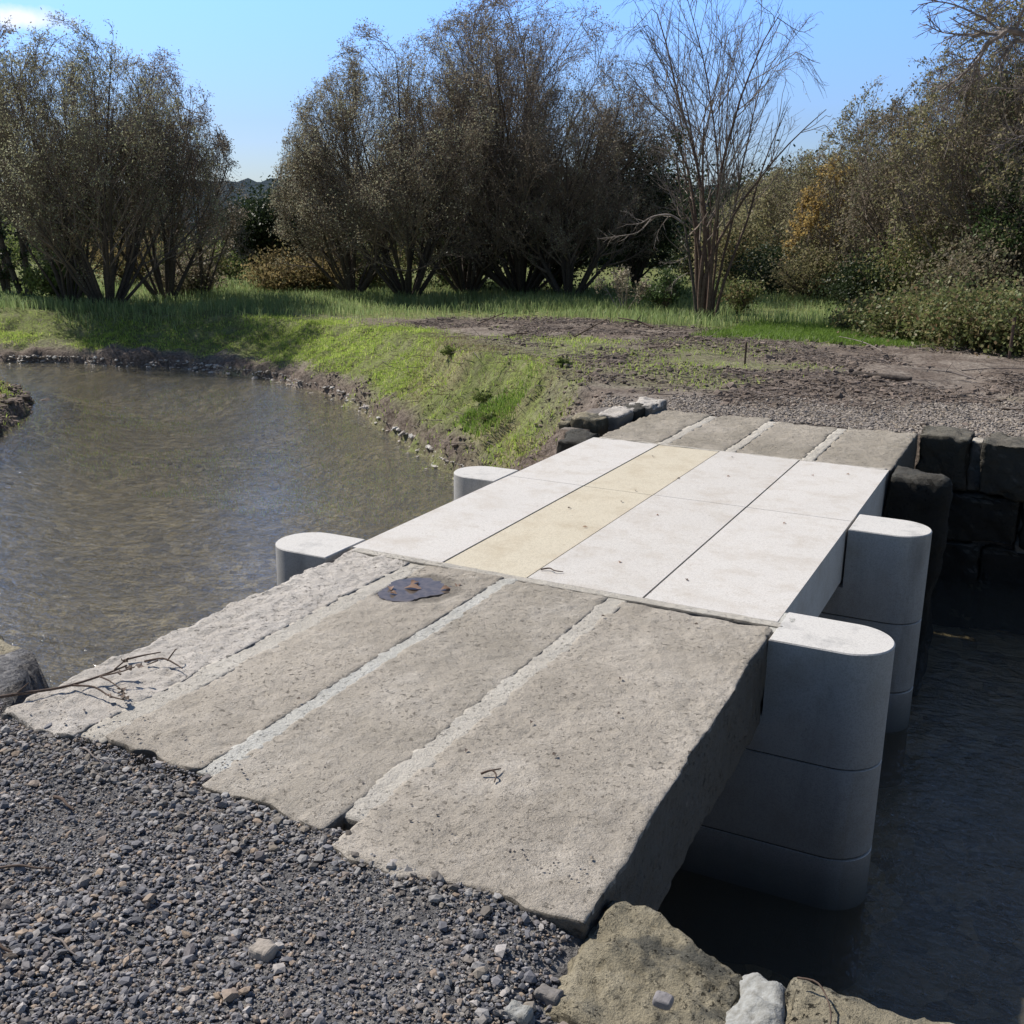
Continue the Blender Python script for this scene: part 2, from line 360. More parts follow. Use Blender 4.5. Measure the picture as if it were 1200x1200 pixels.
zc = np.stack([gr_.ravel(), ga_.ravel(), mu_.ravel(), st_.ravel()], 1)
def m_ground():
    m, nt = newmat('ground_soil'); g = G(nt)
    at_ = g.n('ShaderNodeAttribute', attribute_name='zone'); sp = g.n('ShaderNodeSeparateColor')
    nt.links.new(at_.outputs['Color'], sp.inputs[0])
    grav, gras, mud = sp.outputs[0], sp.outputs[1], sp.outputs[2]; straw = at_.outputs['Alpha']
    nA = g.noise(3.2, 6, .65); nB = g.noise(22, 5, .7); nC = g.noise(90, 3, .7)
    dirt = g.mix(g.ramp(nA, [(.32, 0.), (.66, 1.)]), (.24, .20, .165), (.37, .32, .27))
    dirt = g.mix(g.ramp(nB, [(.36, .8), (.54, 0.)]), dirt, (.11, .085, .07))
    dirt = g.mix(g.ramp(nC, [(.55, 0.), (.72, .5)]), dirt, (.40, .37, .33))
    gc = g.vor(55, out='Color'); bw = g.n('ShaderNodeRGBToBW'); nt.links.new(gc, bw.inputs[0])
    gv = g.ramp(bw.outputs[0], [(.2, (.09, .09, .095)), (.5, (.17, .17, .175)), (.8, (.32, .31, .30))])
    gc2 = g.ramp(nA, [(.4, (.13, .13, .135)), (.65, (.21, .185, .155))])
    gv = g.mix(.4, gv, gc2)
    gr = g.mix(g.ramp(nA, [(.35, 0.), (.65, 1.)]), (.17, .22, .05), (.27, .31, .10))
    gr = g.mix(g.ramp(nB, [(.38, .7), (.55, 0.)]), gr, (.085, .07, .045))
    sy = g.n('ShaderNodeSeparateXYZ'); nt.links.new(g.obj(), sy.inputs[0])
    gv = g.mix(g.ramp(g.math('MULTIPLY', sy.outputs[1], .1), [(.5, 0.), (.7, .7)]), gv, (.34, .31, .28))
    c = g.mix(grav, dirt, gv)
    c = g.mix(g.math('MULTIPLY', gras, g.ramp(g.noise(6, 5, .7), [(.3, .55), (.55, 1.)])), c, gr)
    c = g.mix(g.math('MULTIPLY', straw, .6), c, (.38, .33, .20))
    md = g.mix(g.ramp(nB, [(.4, 0.), (.6, 1.)]), (.10, .078, .062), (.25, .20, .165))
    c = g.mix(mud, c, md)
    # stream bed
    sx = g.n('ShaderNodeSeparateXYZ'); nt.links.new(g.obj(), sx.inputs[0])
    under = g.ramp(g.math('ADD', sx.outputs[2], 1.6), [(.44, 1.), (.50, 0.)])
    bc = g.vor(9, out='Color', vec=g.scalev((1, 1, 1))); bw2 = g.n('ShaderNodeRGBToBW'); nt.links.new(bc, bw2.inputs[0])
    bed = g.ramp(bw2.outputs[0], [(.2, (.23, .19, .125)), (.5, (.42, .36, .245)), (.8, (.64, .56, .42))])
    bed = g.mix(g.ramp(g.noise(.6, 4, .6), [(.35, 0.), (.65, .8)]), bed, (.24, .21, .14))
    bed = g.mix(g.ramp(g.noise(2.6, 5, .7), [(.62, 0.), (.7, .8)]), bed, (.04, .04, .025))
    c = g.mix(under, c, bed)
    h = g.math('ADD', g.math('MULTIPLY', nB, 1.0), g.math('MULTIPLY', nC, .35))
    nrm = g.bump(h, .8, .035)
    g.out(c, .95, nrm, .2); return m
mesh('ground', np.stack([X.ravel(), Y.ravel(), Z.ravel()], 1), [fc], m_ground(), attrs={'zone': zc}, kind='structure')

# ------------------------------------------------------------------ water
def m_water():
    m, nt = newmat('river_water'); g = G(nt)
    p = g.obj()
    w1 = g.noise(1.0, 3, .55, vec=g.scalev((5.5, 9.5, 1)), dist=.6)
    w2 = g.noise(1.0, 3, .6, vec=g.scalev((19, 30, 1)), dist=.8)
    w3 = g.noise(.9, 2, .5)
    amp = g.ramp(g.noise(.28, 3, .5), [(.35, .45), (.65, 1.)])
    h = g.math('MULTIPLY', g.math('ADD', g.math('MULTIPLY', w1, 1.0), g.math('ADD', g.math('MULTIPLY', w2, .42), g.math('MULTIPLY', w3, .6))), amp)
    nrm = g.bump(h, 1.0, .021)
    fr = g.n('ShaderNodeFresnel', i_IOR=1.42); nt.links.new(nrm, fr.inputs['Normal'])
    tr = g.n('ShaderNodeBsdfTransparent'); tr.inputs[0].default_value = (.90, .88, .76, 1)
    df = g.n('ShaderNodeBsdfDiffuse'); df.inputs[0].default_value = (.36, .335, .27, 1)
    mx0 = g.n('ShaderNodeMixShader'); mx0.inputs[0].default_value = .17
    nt.links.new(tr.outputs[0], mx0.inputs[1]); nt.links.new(df.outputs[0], mx0.inputs[2])
    gl = g.n('ShaderNodeBsdfGlossy', i_Roughness=.06); nt.links.new(nrm, gl.inputs['Normal'])
    gl.inputs[0].default_value = (1, 1, 1, 1)
    mx = g.n('ShaderNodeMixShader')
    nt.links.new(fr.outputs[0], mx.inputs[0]); nt.links.new(mx0.outputs[0], mx.inputs[1]); nt.links.new(gl.outputs[0], mx.inputs[2])
    o = g.n('ShaderNodeOutputMaterial'); nt.links.new(mx.outputs[0], o.inputs[0]); return m
wx = np.linspace(-46, 41, 30); wy = np.linspace(-6, 20, 12)
WX, WY = np.meshgrid(wx, wy, indexing='ij'); wi = np.arange(WX.size).reshape(WX.shape)
mesh('river_water', np.stack([WX.ravel(), WY.ravel(), np.full(WX.size, ZW)], 1),
     [np.stack([wi[:-1, :-1], wi[1:, :-1], wi[1:, 1:], wi[:-1, 1:]], -1).reshape(-1, 4)], m_water(), kind='structure')

# ------------------------------------------------------------------ stone blocks
def block(lo, hi, res=.02, r=.012, low=.0, mid=.0, fine=.0, seed=0, ls=None, lf=3., mf=12., shape=None, edge=0.0):
    lo = np.array(lo, float); hi = np.array(hi, float); sz = hi - lo
    n = np.maximum(2, np.round(sz / res).astype(int))
    Vs, Fs, off = [], [], 0
    for a in range(3):
        b, c = (a + 1) % 3, (a + 2) % 3
        for side in (0, 1):
            ub = np.linspace(0, 1, n[b] + 1); uc = np.linspace(0, 1, n[c] + 1)
            B, C = np.meshgrid(ub, uc, indexing='ij')
            P = np.zeros((B.size, 3)); P[:, a] = side; P[:, b] = B.ravel(); P[:, c] = C.ravel()
            i = np.arange(B.size).reshape(B.shape) + off
            q = np.stack([i[:-1, :-1], i[1:, :-1], i[1:, 1:], i[:-1, 1:]], -1).reshape(-1, 4)
            if side == 0: q = q[:, ::-1]
            Vs.append(P); Fs.append(q); off += B.size
    P = np.concatenate(Vs); Fq = np.concatenate(Fs)
    key = np.round(P * 100000).astype(np.int64); _, ui, inv = np.unique(key, axis=0, return_index=True, return_inverse=True)
    inv = np.asarray(inv).ravel(); P = P[ui]; Fq = inv[Fq]
    W = lo + P * sz
    r_ = min(r, sz.min() * .45)
    q = np.clip(W, lo + r_, hi - r_); d = W - q
    nr = norm(d); 
    W = q + nr * r_
    ed = (np.abs(d) > 1e-6).sum(1) >= 2
    dsp = 0
    if low: dsp = dsp + low * fbm(W * lf + (seed if ls is None else ls) * 7.1, 2, seed if ls is None else ls)
    if mid: dsp = dsp + mid * fbm(W * mf + seed * 3.3, 3, seed + 9)
    if fine: dsp = dsp + fine * fbm(W * 55 + seed, 2, seed + 19)
    W = W + nr * np.asarray(dsp)[:, None] if (low or mid or fine) else W
    if edge:
        ne = np.minimum(np.abs(W - lo), np.abs(hi - W)); so = np.sort(ne, 1)
        k = sst(.05, 0, so[:, 1]) * (np.maximum(0, fbm(W * 16 + seed, 3, seed + 5)) * edge)
        W = W - nr * k[:, None]
    if shape is not None: W = shape(W)
    return W, [Fq]

bridge = thing('stone_footbridge', 'low stone slab footbridge of old rough slabs and new white granite over the river', 'footbridge', (-1.9, 5.3, -1.4))
BL = np.array([-1.9, 5.3, -1.4])
def bpart(name, V, fl, mat, label=None, parent=None, smooth=True):
    return mesh(name, V - BL, fl, mat, parent or bridge, smooth, label=label)
# near old slabs (bear on the near bank and on the first pier)
near = [(-2.955, -2.575, 2.17, 4.14, 'slab_a', 'pale rough fractured slab along the upstream edge'), (-2.505, -2.088, 2.17, 4.13, 'slab_wet', 'old slab holding a puddle'),
        (-2.042, -1.575, 2.11, 4.12, 'slab_c', 'old worn slab near the middle'), (-1.518, -.80, 2.03, 4.10, 'slab_b', 'widest old slab along the downstream edge')]
for i, (x0, x1, y0, y1, mt, lb) in enumerate(near):
    def shp(W, x0=x0, x1=x1, y0=y0, y1=y1, i=i):
        W = W.copy()
        t = (W[:, 1] - y0) / (y1 - y0)
        top = sst(-.25, -.02, W[:, 2])
        # ragged near end
        W[:, 1] += sst(.25, 0, t) * (.05 * n2(W[:, 0], W[:, 2] * .3, 5., 3, 60 + i) - (.06 if i == 0 else 0) * (W[:, 0] - x0))
        if i == 3: W[:, 0] += sst(x1 - .12, x1, W[:, 0]) * (-.06 * t + .007 * n2(W[:, 1], W[:, 2], 7, 4, 70))
        if i == 0: W[:, 0] += sst(x0 + .08, x0, W[:, 0]) * (.02 * n2(W[:, 1], W[:, 2], 4, 3, 71) + .02)
        if i == 1:
            d = np.hypot((W[:, 0] + 2.37) / .19, (W[:, 1] - 3.79) / .19); W[:, 2] -= top * .012 * sst(1.2, .5, d)
        return W
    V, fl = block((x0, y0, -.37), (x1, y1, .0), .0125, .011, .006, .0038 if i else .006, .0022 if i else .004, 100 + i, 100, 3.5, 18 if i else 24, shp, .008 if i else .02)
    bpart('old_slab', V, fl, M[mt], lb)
for x0, x1, mt in ((-2.575, -2.505, 'mortar2'), (-2.088, -2.042, 'mortar'), (-1.575, -1.518, 'mortar2')):
    def shp(W, c=(x0 + x1) / 2, h=(x1 - x0) / 2, wide=(mt == 'mortar2')):
        W = W.copy(); e = np.where(W[:, 0] < c, 1, -1)
        W[:, 0] += .005 * n2(W[:, 1], 0 * e, 4.5, 3, int(80 + abs(c) * 10)) 
        t = (W[:, 1] - 2.1) / 2
        pass
        W[:, 2] -= .012 * sst(.06, 0, t)
        return W
    V, fl = block((x0 - .022, 2.15, -.2), (x1 + .026, 4.13, -.0035), .016, .005, .006, .0022, .0014, int(abs(x0) * 50), 100, 3.5, 14, shp)
    bpart('mortar_joint', V, fl, M[mt])
# mortar line where old slabs meet the new ones
V, fl = block((-2.93, 4.115, -.2), (-.83, 4.175, .0005), .016, .004, .0, .003, .001, 44)
bpart('mortar_joint', V, fl, M['mortar2'])
V, fl = block((-.885, 4.06, -.2), (-.79, 4.30, -.003), .02, .006, .0, .004, .001, 45)
bpart('mortar_joint', V, fl, M['mortar'])
# new granite slabs
cols = [(-2.952, -2.447), (-2.440, -2.003), (-1.996, -1.447), (-1.440, -.862)]
rows = [(4.172, 5.868), (5.874, 7.255)]
for j, (y0, y1) in enumerate(rows):
    for i, (x0, x1) in enumerate(cols):
        mt = 'yellow' if i == 1 else ('white2' if i == 2 else 'white')
        zt = -.0 + [.0, -.002, .001, 0][i] - .001 * j
        V, fl = block((x0, y0, -.30), (x1, y1, zt), .25, .003)
        bpart('granite_slab', V, fl, M[mt], 'yellowish sawn granite slab' if i == 1 else 'pale sawn granite slab', smooth=False)
V, fl = block((-2.95, 4.18, -.25), (-.875, 7.24, -.006), .3, .002)
bpart('joint_filling', V, fl, M['joint'])
# far old slabs
for i, (x0, x1) in enumerate([(-2.93, -2.46), (-2.40, -1.97), (-1.91, -1.43), (-1.37, -.85)]):
    V, fl = block((x0, 7.262, -.34), (x1, 8.60 + [.06, .1, .0, .06][i], -.002), .02, .012, .006, .005, .003, 200 + i, 100, 3.5, 14, None, .02)
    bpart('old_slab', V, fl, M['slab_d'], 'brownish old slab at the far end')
for x0, x1 in ((-2.46, -2.40), (-1.97, -1.91), (-1.43, -1.37)):
    V, fl = block((x0 - .012, 7.27, -.2), (x1 + .012, 8.58, -.006), .02, .004, .006, .003, .001, int(abs(x0) * 70), 100, 3.5, 10)
    bpart('mortar_joint', V, fl, M['mortar2'])
V, fl = block((-2.9, 7.245, -.2), (-.88, 7.28, -.001), .02, .004, 0, .004, .001, 46); bpart('mortar_joint', V, fl, M['mortar2'])

def stadium(xa, xb, yc, hw, n=28):
    th = np.linspace(-math.pi / 2, math.pi / 2, n)
    R_ = np.stack([xb - hw + hw * np.cos(th), yc + hw * np.sin(th)], 1)
    L_ = np.stack([xa + hw - hw * np.cos(th), yc - hw * np.sin(th)], 1)
    return np.concatenate([R_, L_])
def prism(out, z0, z1, bev=.006, topcap=True):
    """loft of a closed convex outline with a small bevel at both rims"""
    c = out.mean(0); n = len(out)
    dn = norm(out - c)
    rings = [(out - dn * bev, z0), (out, z0 + bev), (out, z1 - bev), (out - dn * bev, z1)]
    V = np.concatenate([np.concatenate([o, np.full((n, 1), z)], 1) for o, z in rings])
    i = np.arange(n); j = (i + 1) % n
    q = np.concatenate([np.stack([k * n + i, k * n + j, (k + 1) * n + j, (k + 1) * n + i], 1) for k in range(3)])
    return V, [q], (3 * n + i)
def prism_obj(parts, name, mat, parent):
    # n-gon caps added through from_pydata to keep outline tops flat
    vs, fs, off = [], [], 0
    for V, fl, cap in parts:
        vs += [tuple(v - BL) for v in V]; fs += [tuple(int(a) + off for a in f) for f in fl[0]]
        fs.append(tuple(int(a) + off for a in cap)); fs.append(tuple(int(a) + off for a in (cap - 3 * len(cap))[::-1])); off += len(V)
    me = bpy.data.meshes.new(name); me.from_pydata(vs, [], fs); me.update()
    me.materials.append(mat)
    for p in me.polygons: p.use_smooth = len(p.vertices) == 4
    o = bpy.data.objects.new(name, me); COL.objects.link(o); o.parent = parent
    me.set_sharp_from_angle(angle=RAD(30))
    return o
for yc, xa, xb in ((4.14, -3.35, -.40), (5.87, -3.32, -.45)):
    pier = bpart('pier', *block((-.93, yc - .10, -.36), (-.90, yc + .10, -.33), .05, .002), M['pier'], 'rounded grey granite pier')
    hw = .17
    full = stadium(xa, xb, yc, hw)
    nz = []
    # cap: full course under the deck, with noses standing up flush with the deck at both ends
    z1 = -.33
    nr_ = full[full[:, 0] > xb - hw - 1e-6]; nr_ = np.concatenate([[(-.85, yc - hw)], nr_, [(-.85, yc + hw)]])
    nl_ = full[full[:, 0] < xa + hw + 1e-6]; nl_ = np.concatenate([[(-2.965, yc + hw)], nl_, [(-2.965, yc - hw)]])
    a = prism(full, -.485, z1, .0)
    b = prism(nr_, z1 - .0, -.001, .005); c_ = prism(nl_, z1 - .0, -.001, .005)
    for q in (b, c_):
        nn = len(q[2]); q[0][:nn, :2] = q[0][nn:2 * nn, :2]
    prism_obj([a, b, c_], 'cap_course', M['pier'], pier)
    for z0, zt in ((-.882, -.494), (-1.55, -.893)):
        prism_obj([prism(full, z0, zt, .003)], 'course', M['pier'], pier)
    core = stadium(xa + .01, xb - .01, yc, hw - .008)
    prism_obj([prism(core, -1.5, -.40, .0)], 'mortar_bed', M['joint'], pier)
# the old third pier of rough stone
V, fl = block((-3.22, 7.12, -1.5), (-.50, 7.45, -.012), .03, .04, .03, .02, .006, 301, None, 2.5, 10,
    lambda W: W - np.stack([0 * W[:, 0], 0 * W[:, 0], np.where((W[:, 2] > -.4) & (W[:, 0] > -2.96) & (W[:, 0] < -.84), .33, np.where(W[:, 2] > -.4, .0, 0))], 1))
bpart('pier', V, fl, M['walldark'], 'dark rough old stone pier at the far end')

# ------------------------------------------------------------------ walls beside the bridge
def wall_thing(name, label, stones, loc, mortar=None):
    t = thing(name, label, 'wall', loc); L = np.array(loc)
    for k, (lo, hi, mt, kw) in enumerate(stones):
        a = dict(res=.03, r=.035, low=.02, mid=.014, fine=.004, seed=400 + k, lf=3, mf=11, edge=.03); a.update(kw)
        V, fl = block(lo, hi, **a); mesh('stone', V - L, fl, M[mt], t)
    for k, (lo, hi, mt, kw) in enumerate(mortar or []):
        a = dict(res=.02, r=.02, low=.01, mid=.012, fine=.004, seed=450 + k, lf=4, mf=14); a.update(kw)
        V, fl = block(lo, hi, **a); mesh('mortar', V - L, fl, M[mt], t)
    return t
def skewA(W):
    W = W.copy(); W[:, 1] += -.20 * (W[:, 0] + .74)
    d = np.hypot((W[:, 0] + .70) / .16, 0); top = sst(-.2, 0, W[:, 2])
    W[:, 2] += top * (.03 * np.exp(-d * d) - .04 * sst(2.0, 1.84, W[:, 1] + .2 * (W[:, 0] + .74)) )
    W[:, 1] += sst(2.0, 2.2, W[:, 1]) * (.05 * np.exp(-((W[:, 0] + .70) / .1) ** 2) - .05 * sst(-.5, -.38, W[:, 0]) + .02 * n2(W[:, 0], W[:, 2], 6, 3, 5))
    return W
def skewB(W):
    W = W.copy(); W[:, 2] += .02 * (W[:, 1] > 1.7); W[:, 1] += -.12 * (W[:, 0] + .74) - .0 + sst(1.9, 2.2, W[:, 1]) * .02 * n2(W[:, 0], W[:, 2], 4, 3, 6); return W
near_wall = wall_thing('stone_retaining_wall', 'low wall of brown lichened stones with a whitish mortar lump, at the near bank beside the slab corner',
    [((-.82, 1.78, -.42), (-.405, 2.17, -.035), 'wall', dict(res=.010, low=.014, mid=.012, fine=.006, edge=.04, shape=skewA)),
     ((-.345, 1.78, -.42), (.42, 2.15, -.02), 'wall', dict(res=.016, low=.03, mid=.016, shape=skewB)),
     ((.46, 1.78, -.42), (1.2, 2.14, -.02), 'wall', dict(shape=skewB)), ((1.24, 1.78, -.42), (2.1, 2.12, -.03), 'wall', dict(shape=skewB)),
     ((2.14, 1.78, -.42), (3.0, 2.12, -.03), 'wall', dict(shape=skewB)),
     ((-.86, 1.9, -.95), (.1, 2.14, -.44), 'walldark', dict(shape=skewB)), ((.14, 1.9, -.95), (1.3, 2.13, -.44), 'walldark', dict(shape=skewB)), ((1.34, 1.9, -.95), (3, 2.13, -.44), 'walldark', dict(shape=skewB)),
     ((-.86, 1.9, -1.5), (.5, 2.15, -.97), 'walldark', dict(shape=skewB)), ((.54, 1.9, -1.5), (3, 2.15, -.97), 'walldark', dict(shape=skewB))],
    (1, 2, -1.4),
    [((-.44, 1.66, -.30), (-.32, 2.12, -.055), 'mortar3', dict(res=.01, r=.045, low=.02, mid=.02, fine=.006, shape=lambda W: skewB(W + np.stack([0 * W[:, 0], 0 * W[:, 0], .02 * sst(2.0, 2.12, W[:, 1])], 1))))])
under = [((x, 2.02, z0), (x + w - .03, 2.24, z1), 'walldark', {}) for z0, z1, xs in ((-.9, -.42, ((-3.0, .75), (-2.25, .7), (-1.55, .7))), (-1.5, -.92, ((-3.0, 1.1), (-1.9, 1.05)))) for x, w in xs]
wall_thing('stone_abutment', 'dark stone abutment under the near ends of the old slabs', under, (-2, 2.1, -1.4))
st = []
for z0, z1, xs in ((-.40, -.008, ((-.83, .36), (-.38, .62), (.27, .8), (1.1, .7), (1.83, 1.1))), (-.80, -.43, ((-.83, .75), (-.05, .9), (.88, .8), (1.7, 1.2))), (-1.5, -.83, ((-.83, .5), (-.3, 1.0), (.73, 1.1), (1.86, 1.1)))):
    for k, (x, w) in enumerate(xs):
        off = -.10 if (z1 > -.1 and k == 1) else 0
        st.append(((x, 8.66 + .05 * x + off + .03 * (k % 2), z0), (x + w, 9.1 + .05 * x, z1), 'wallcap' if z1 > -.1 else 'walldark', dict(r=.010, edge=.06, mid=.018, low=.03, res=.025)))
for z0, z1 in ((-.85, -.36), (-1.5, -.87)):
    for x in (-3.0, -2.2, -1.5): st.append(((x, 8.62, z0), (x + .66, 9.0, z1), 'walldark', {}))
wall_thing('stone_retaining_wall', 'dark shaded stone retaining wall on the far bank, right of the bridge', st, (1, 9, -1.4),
    [((-.47, 8.72, -.42), (-.36, 8.9, -.03), 'mortar2', {}), ((-.07, 8.72, -.9), (0.0, 8.85, -.4), 'mortar2', {})])
wall_thing('stone_wing_wall', 'short wall of ochre and grey stones set in the far bank, left of the bridge', [
    ((-3.46, 7.72, -.75), (-3.36, 8.0, -.01), 'wall', dict(res=.018)), ((-3.36, 7.74, -.8), (-3.10, 8.0, .03), 'wall', dict(res=.018, r=.02, low=.008)),
    ((-3.22, 7.9, -.7), (-2.99, 8.3, .055), 'slab_a', dict(res=.018)), ((-3.16, 8.18, -.7), (-2.97, 8.6, .055), 'walldark', dict(res=.018)),
    ((-3.13, 8.4, -.3), (-2.9, 8.78, .06), 'slab_a', dict(res=.018)), ((-3.55, 7.6, -1.5), (-3.0, 8.6, -.8), 'walldark', {})], (-3.2, 8, -1.4))
# stone at the near bank, upstream side
def lean(W):
    W = W.copy(); W[:, 2] += .10 * (W[:, 1] - 2.6) - .06 * sst(-3.6, -3.2, W[:, 0]); W[:, 1] -= .25 * (W[:, 0] + 3.6); return W
V, fl = block((-4.4, 2.44, -.6), (-3.40, 2.72, -.075), .02, .05, .03, .018, .005, 500, None, 3, 10, lean, .04)
mesh('bank_stone', V - np.array([-3.7, 2.6, -.5]), fl, M['wall'], loc=(-3.7, 2.6, -.5), label='mossy brown stone at the near bank left of the pale rough slab', cat='stone')

# ------------------------------------------------------------------ puddle
th = np.linspace(0, 2 * math.pi, 72, endpoint=False)
ctrl = np.array([(-2.50, 3.72), (-2.46, 3.66), (-2.39, 3.625), (-2.31, 3.65), (-2.28, 3.73), (-2.22, 3.82), (-2.185, 3.90), (-2.22, 3.955), (-2.30, 3.965), (-2.40, 3.955), (-2.475, 3.90), (-2.50, 3.80)])
out = []
for i in range(len(ctrl)):
    p0, p1, p2, p3 = ctrl[i - 1], ctrl[i], ctrl[(i + 1) % 12], ctrl[(i + 2) % 12]
    for t in np.linspace(0, 1, 7)[:-1]:
        out.append(.5 * ((2 * p1) + (-p0 + p2) * t + (2 * p0 - 5 * p1 + 4 * p2 - p3) * t * t + (-p0 + 3 * p1 - 3 * p2 + p3) * t ** 3))
out = np.array(out); out += .011 * np.stack([n2(out[:, 0], out[:, 1], 30, 2, 1), n2(out[:, 0], out[:, 1], 40, 2, 2)], 1)
def m_puddle():
    m, nt = newmat('puddle_water'); g = G(nt)
    c = g.mix(g.ramp(g.noise(30, 4), [(.4, 0.), (.6, 1.)]), (.10, .085, .075), (.15, .125, .105))
    g.out(c, .03, None, .22); return m
c0 = out.mean(0); n = len(out)
V = np.concatenate([np.c_[out, np.full(n, -.012)], np.c_[out * .998 + c0 * .002, np.full(n, -.0015)], [[*c0, -.0015]]]) 
i = np.arange(n); j = (i + 1) % n
PL = np.array([-2.36, 3.79, 0])
mesh('puddle', V - PL, [np.stack([i, j, j + n, i + n], 1), np.stack([i + n, j + n, np.full(n, 2 * n)], 1)], m_puddle(), smooth=False, loc=PL, label='small dark puddle with sky reflection lying on the second old slab', cat='puddle')
def leafshape(L, W_, curl, n=7):
    t = np.linspace(0, 1, n); w = W_ * np.sin(np.pi * np.clip(t, .03, .97)) * (1 + .35 * np.sin(t * 19))
    x = (t - .5) * L
    V = np.concatenate([np.c_[x, -w, curl * (w / W_) ** 2 + .2 * curl * np.sin(t * 6)], np.c_[x, 0 * w, 0 * w], np.c_[x, w, curl * (w / W_) ** 2]])
    a = np.arange(n - 1)
    return V, [np.concatenate([np.stack([a, a + 1, a + 1 + n, a + n], 1), np.stack([a + n, a + 1 + n, a + 1 + 2 * n, a + 2 * n], 1)])]
for k, (x, y, a, s, lb) in enumerate([(-2.372, 3.80, .4, .075, 'largest curled brown dead leaf in the middle of the puddle'), (-2.40, 3.86, 1.4, .05, 'dead leaf floating at the back of the puddle'), (-2.455, 3.75, 2.2, .045, 'dark dead leaf at the left end of the puddle'),
        (-2.24, 3.86, .9, .05, 'pale dead leaf on the right rim of the puddle'), (-2.215, 3.92, 2., .04, 'small dead leaf at the far right corner of the puddle'), (-2.41, 3.70, .2, .035, 'little dead leaf near the front edge of the puddle')]):
    V, fl = leafshape(s, s * .33, .012); ca, sa = math.cos(a), math.sin(a)
    V = V @ np.array([[ca, sa, 0], [-sa, ca, 0], [0, 0, 1]])
    mesh('dead_leaf', V, fl, M['deadleaf'], loc=(x, y, .002), label=lb, cat='leaf', group='dead leaves in the puddle')

r = np.random.default_rng(91)
for k in range(14):
    x, y = r.uniform(-2.9, -.95), r.uniform(4.3, 7.1); V, fl = leafshape(r.uniform(.014, .03), .006, .006, 5); a = r.uniform(0, 6.28); ca, sa = math.cos(a), math.sin(a)
    mesh('leaf_scrap', V @ np.array([[ca, sa, 0], [-sa, ca, 0], [0, 0, 1]]), fl, M['deadleaf' if k % 2 else 'clod'], loc=(x, y, .002), label='tiny dry leaf scrap lying on the white granite deck', cat='leaf', group='leaf scraps on the white granite')
for k in range(8):
    x, y = r.uniform(-2.3, -.95), r.uniform(2.4, 4.0); V, fl = leafshape(r.uniform(.012, .022), .006, .006, 5); a = r.uniform(0, 6.28); ca, sa = math.cos(a), math.sin(a)
    mesh('leaf_scrap', V @ np.array([[ca, sa, 0], [-sa, ca, 0], [0, 0, 1]]), fl, M['clod'], loc=(x, y, .009), label='tiny dark leaf scrap lying on an old slab', cat='leaf', group='leaf scraps on the old slabs')

# ------------------------------------------------------------------ tubes, twigs and trees
def tubes(P, R, s=4):
    """P (n,k,3), R (n,k) -> verts, quads"""
    P = np.asarray(P, float); n, k, _ = P.shape
    T = norm(np.gradient(P, axis=1)); ref = np.where(np.abs(T[:, :1, 2:3]) > .9, np.array([[[1., 0, 0]]]), np.array([[[0, 0, 1.]]]))
    A = norm(np.cross(T, ref)); B = np.cross(T, A)
    th = np.arange(s) * 2 * math.pi / s
    V = P[:, :, None, :] + R[:, :, None, None] * (A[:, :, None, :] * np.cos(th)[:, None] + B[:, :, None, :] * np.sin(th)[:, None])
    base = (np.arange(n)[:, None, None] * k + np.arange(k - 1)[None, :, None]) * s
    i = np.arange(s); j = (i + 1) % s
    q = np.stack([base + i, base + j, base + s + j, base + s + i], -1).reshape(-1, 4)
    return V.reshape(-1, 3), [q]
def grow(p0, d0, L, k, trop, jit, r0, r1, r, up=(0, 0, 1)):
    n = len(p0); P = np.zeros((n, k, 3)); P[:, 0] = p0; d = norm(d0); st = (L / (k - 1))[:, None]
    for i in range(1, k):
        P[:, i] = P[:, i - 1] + d * st
        d = norm(d + np.array(up) * trop + r.normal(0, jit, (n, 3)))
    t = np.linspace(0, 1, k)[None]
    R = r0[:, None] * (1 - t) + np.asarray(r1)[:, None] * t if np.ndim(r1) else r0[:, None] * (1 - t) + r1 * t
    return P, R
def children(P, R, n, tmin, ang, Lf, k, trop, jit, rmin, r, rf=.55, tpow=1.):
    m, kk, _ = P.shape
    seg = np.linalg.norm(P[:, -1] - P[:, 0], axis=1); pr = seg / seg.sum()
    who = r.choice(m, n, p=pr); t = tmin + (1 - tmin) * r.random(n) ** tpow; f = t * (kk - 1); i = np.minimum(f.astype(int), kk - 2); f = f - i
    a = P[who, i]; b = P[who, i + 1]; p = a + (b - a) * f[:, None]; d = norm(b - a)
    rr = R[who, i] * (1 - f) + R[who, i + 1] * f
    q = norm(np.cross(d, norm(r.normal(0, 1, (n, 3))))); an = RAD(ang) * (.6 + .8 * r.random(n))
    dd = d * np.cos(an)[:, None] + q * np.sin(an)[:, None]
    L = Lf * seg[who] * (1.1 - t * .62) * (.6 + .8 * r.random(n))
    return grow(p, dd, L, k, trop, jit, np.maximum(rr * rf, rmin), rmin * .6, r)
def leaves(P, n, L, W_, r, spread=.04, tmin=.1, flat=.0, droop=0):
    m, k, _ = P.shape; who = r.integers(0, m, n); t = (tmin + (1 - tmin) * r.random(n)) * (k - 1); i = np.minimum(t.astype(int), k - 2); f = (t - i)[:, None]
    p = P[who, i] * (1 - f) + P[who, i + 1] * f + r.normal(0, spread, (n, 3))
    d = norm(r.normal(0, 1, (n, 3)) + np.array([0, 0, droop])); q = norm(np.cross(d, r.normal(0, 1, (n, 3))))
    l = (L * (.6 + .8 * r.random(n)))[:, None]; w = (W_ * (.6 + .8 * r.random(n)))[:, None]
    V = np.stack([p - d * l * .5, p + q * w * .5, p + d * l * .5, p - q * w * .5], 1).reshape(-1, 3)
    return V, [np.arange(4 * n).reshape(n, 4)]
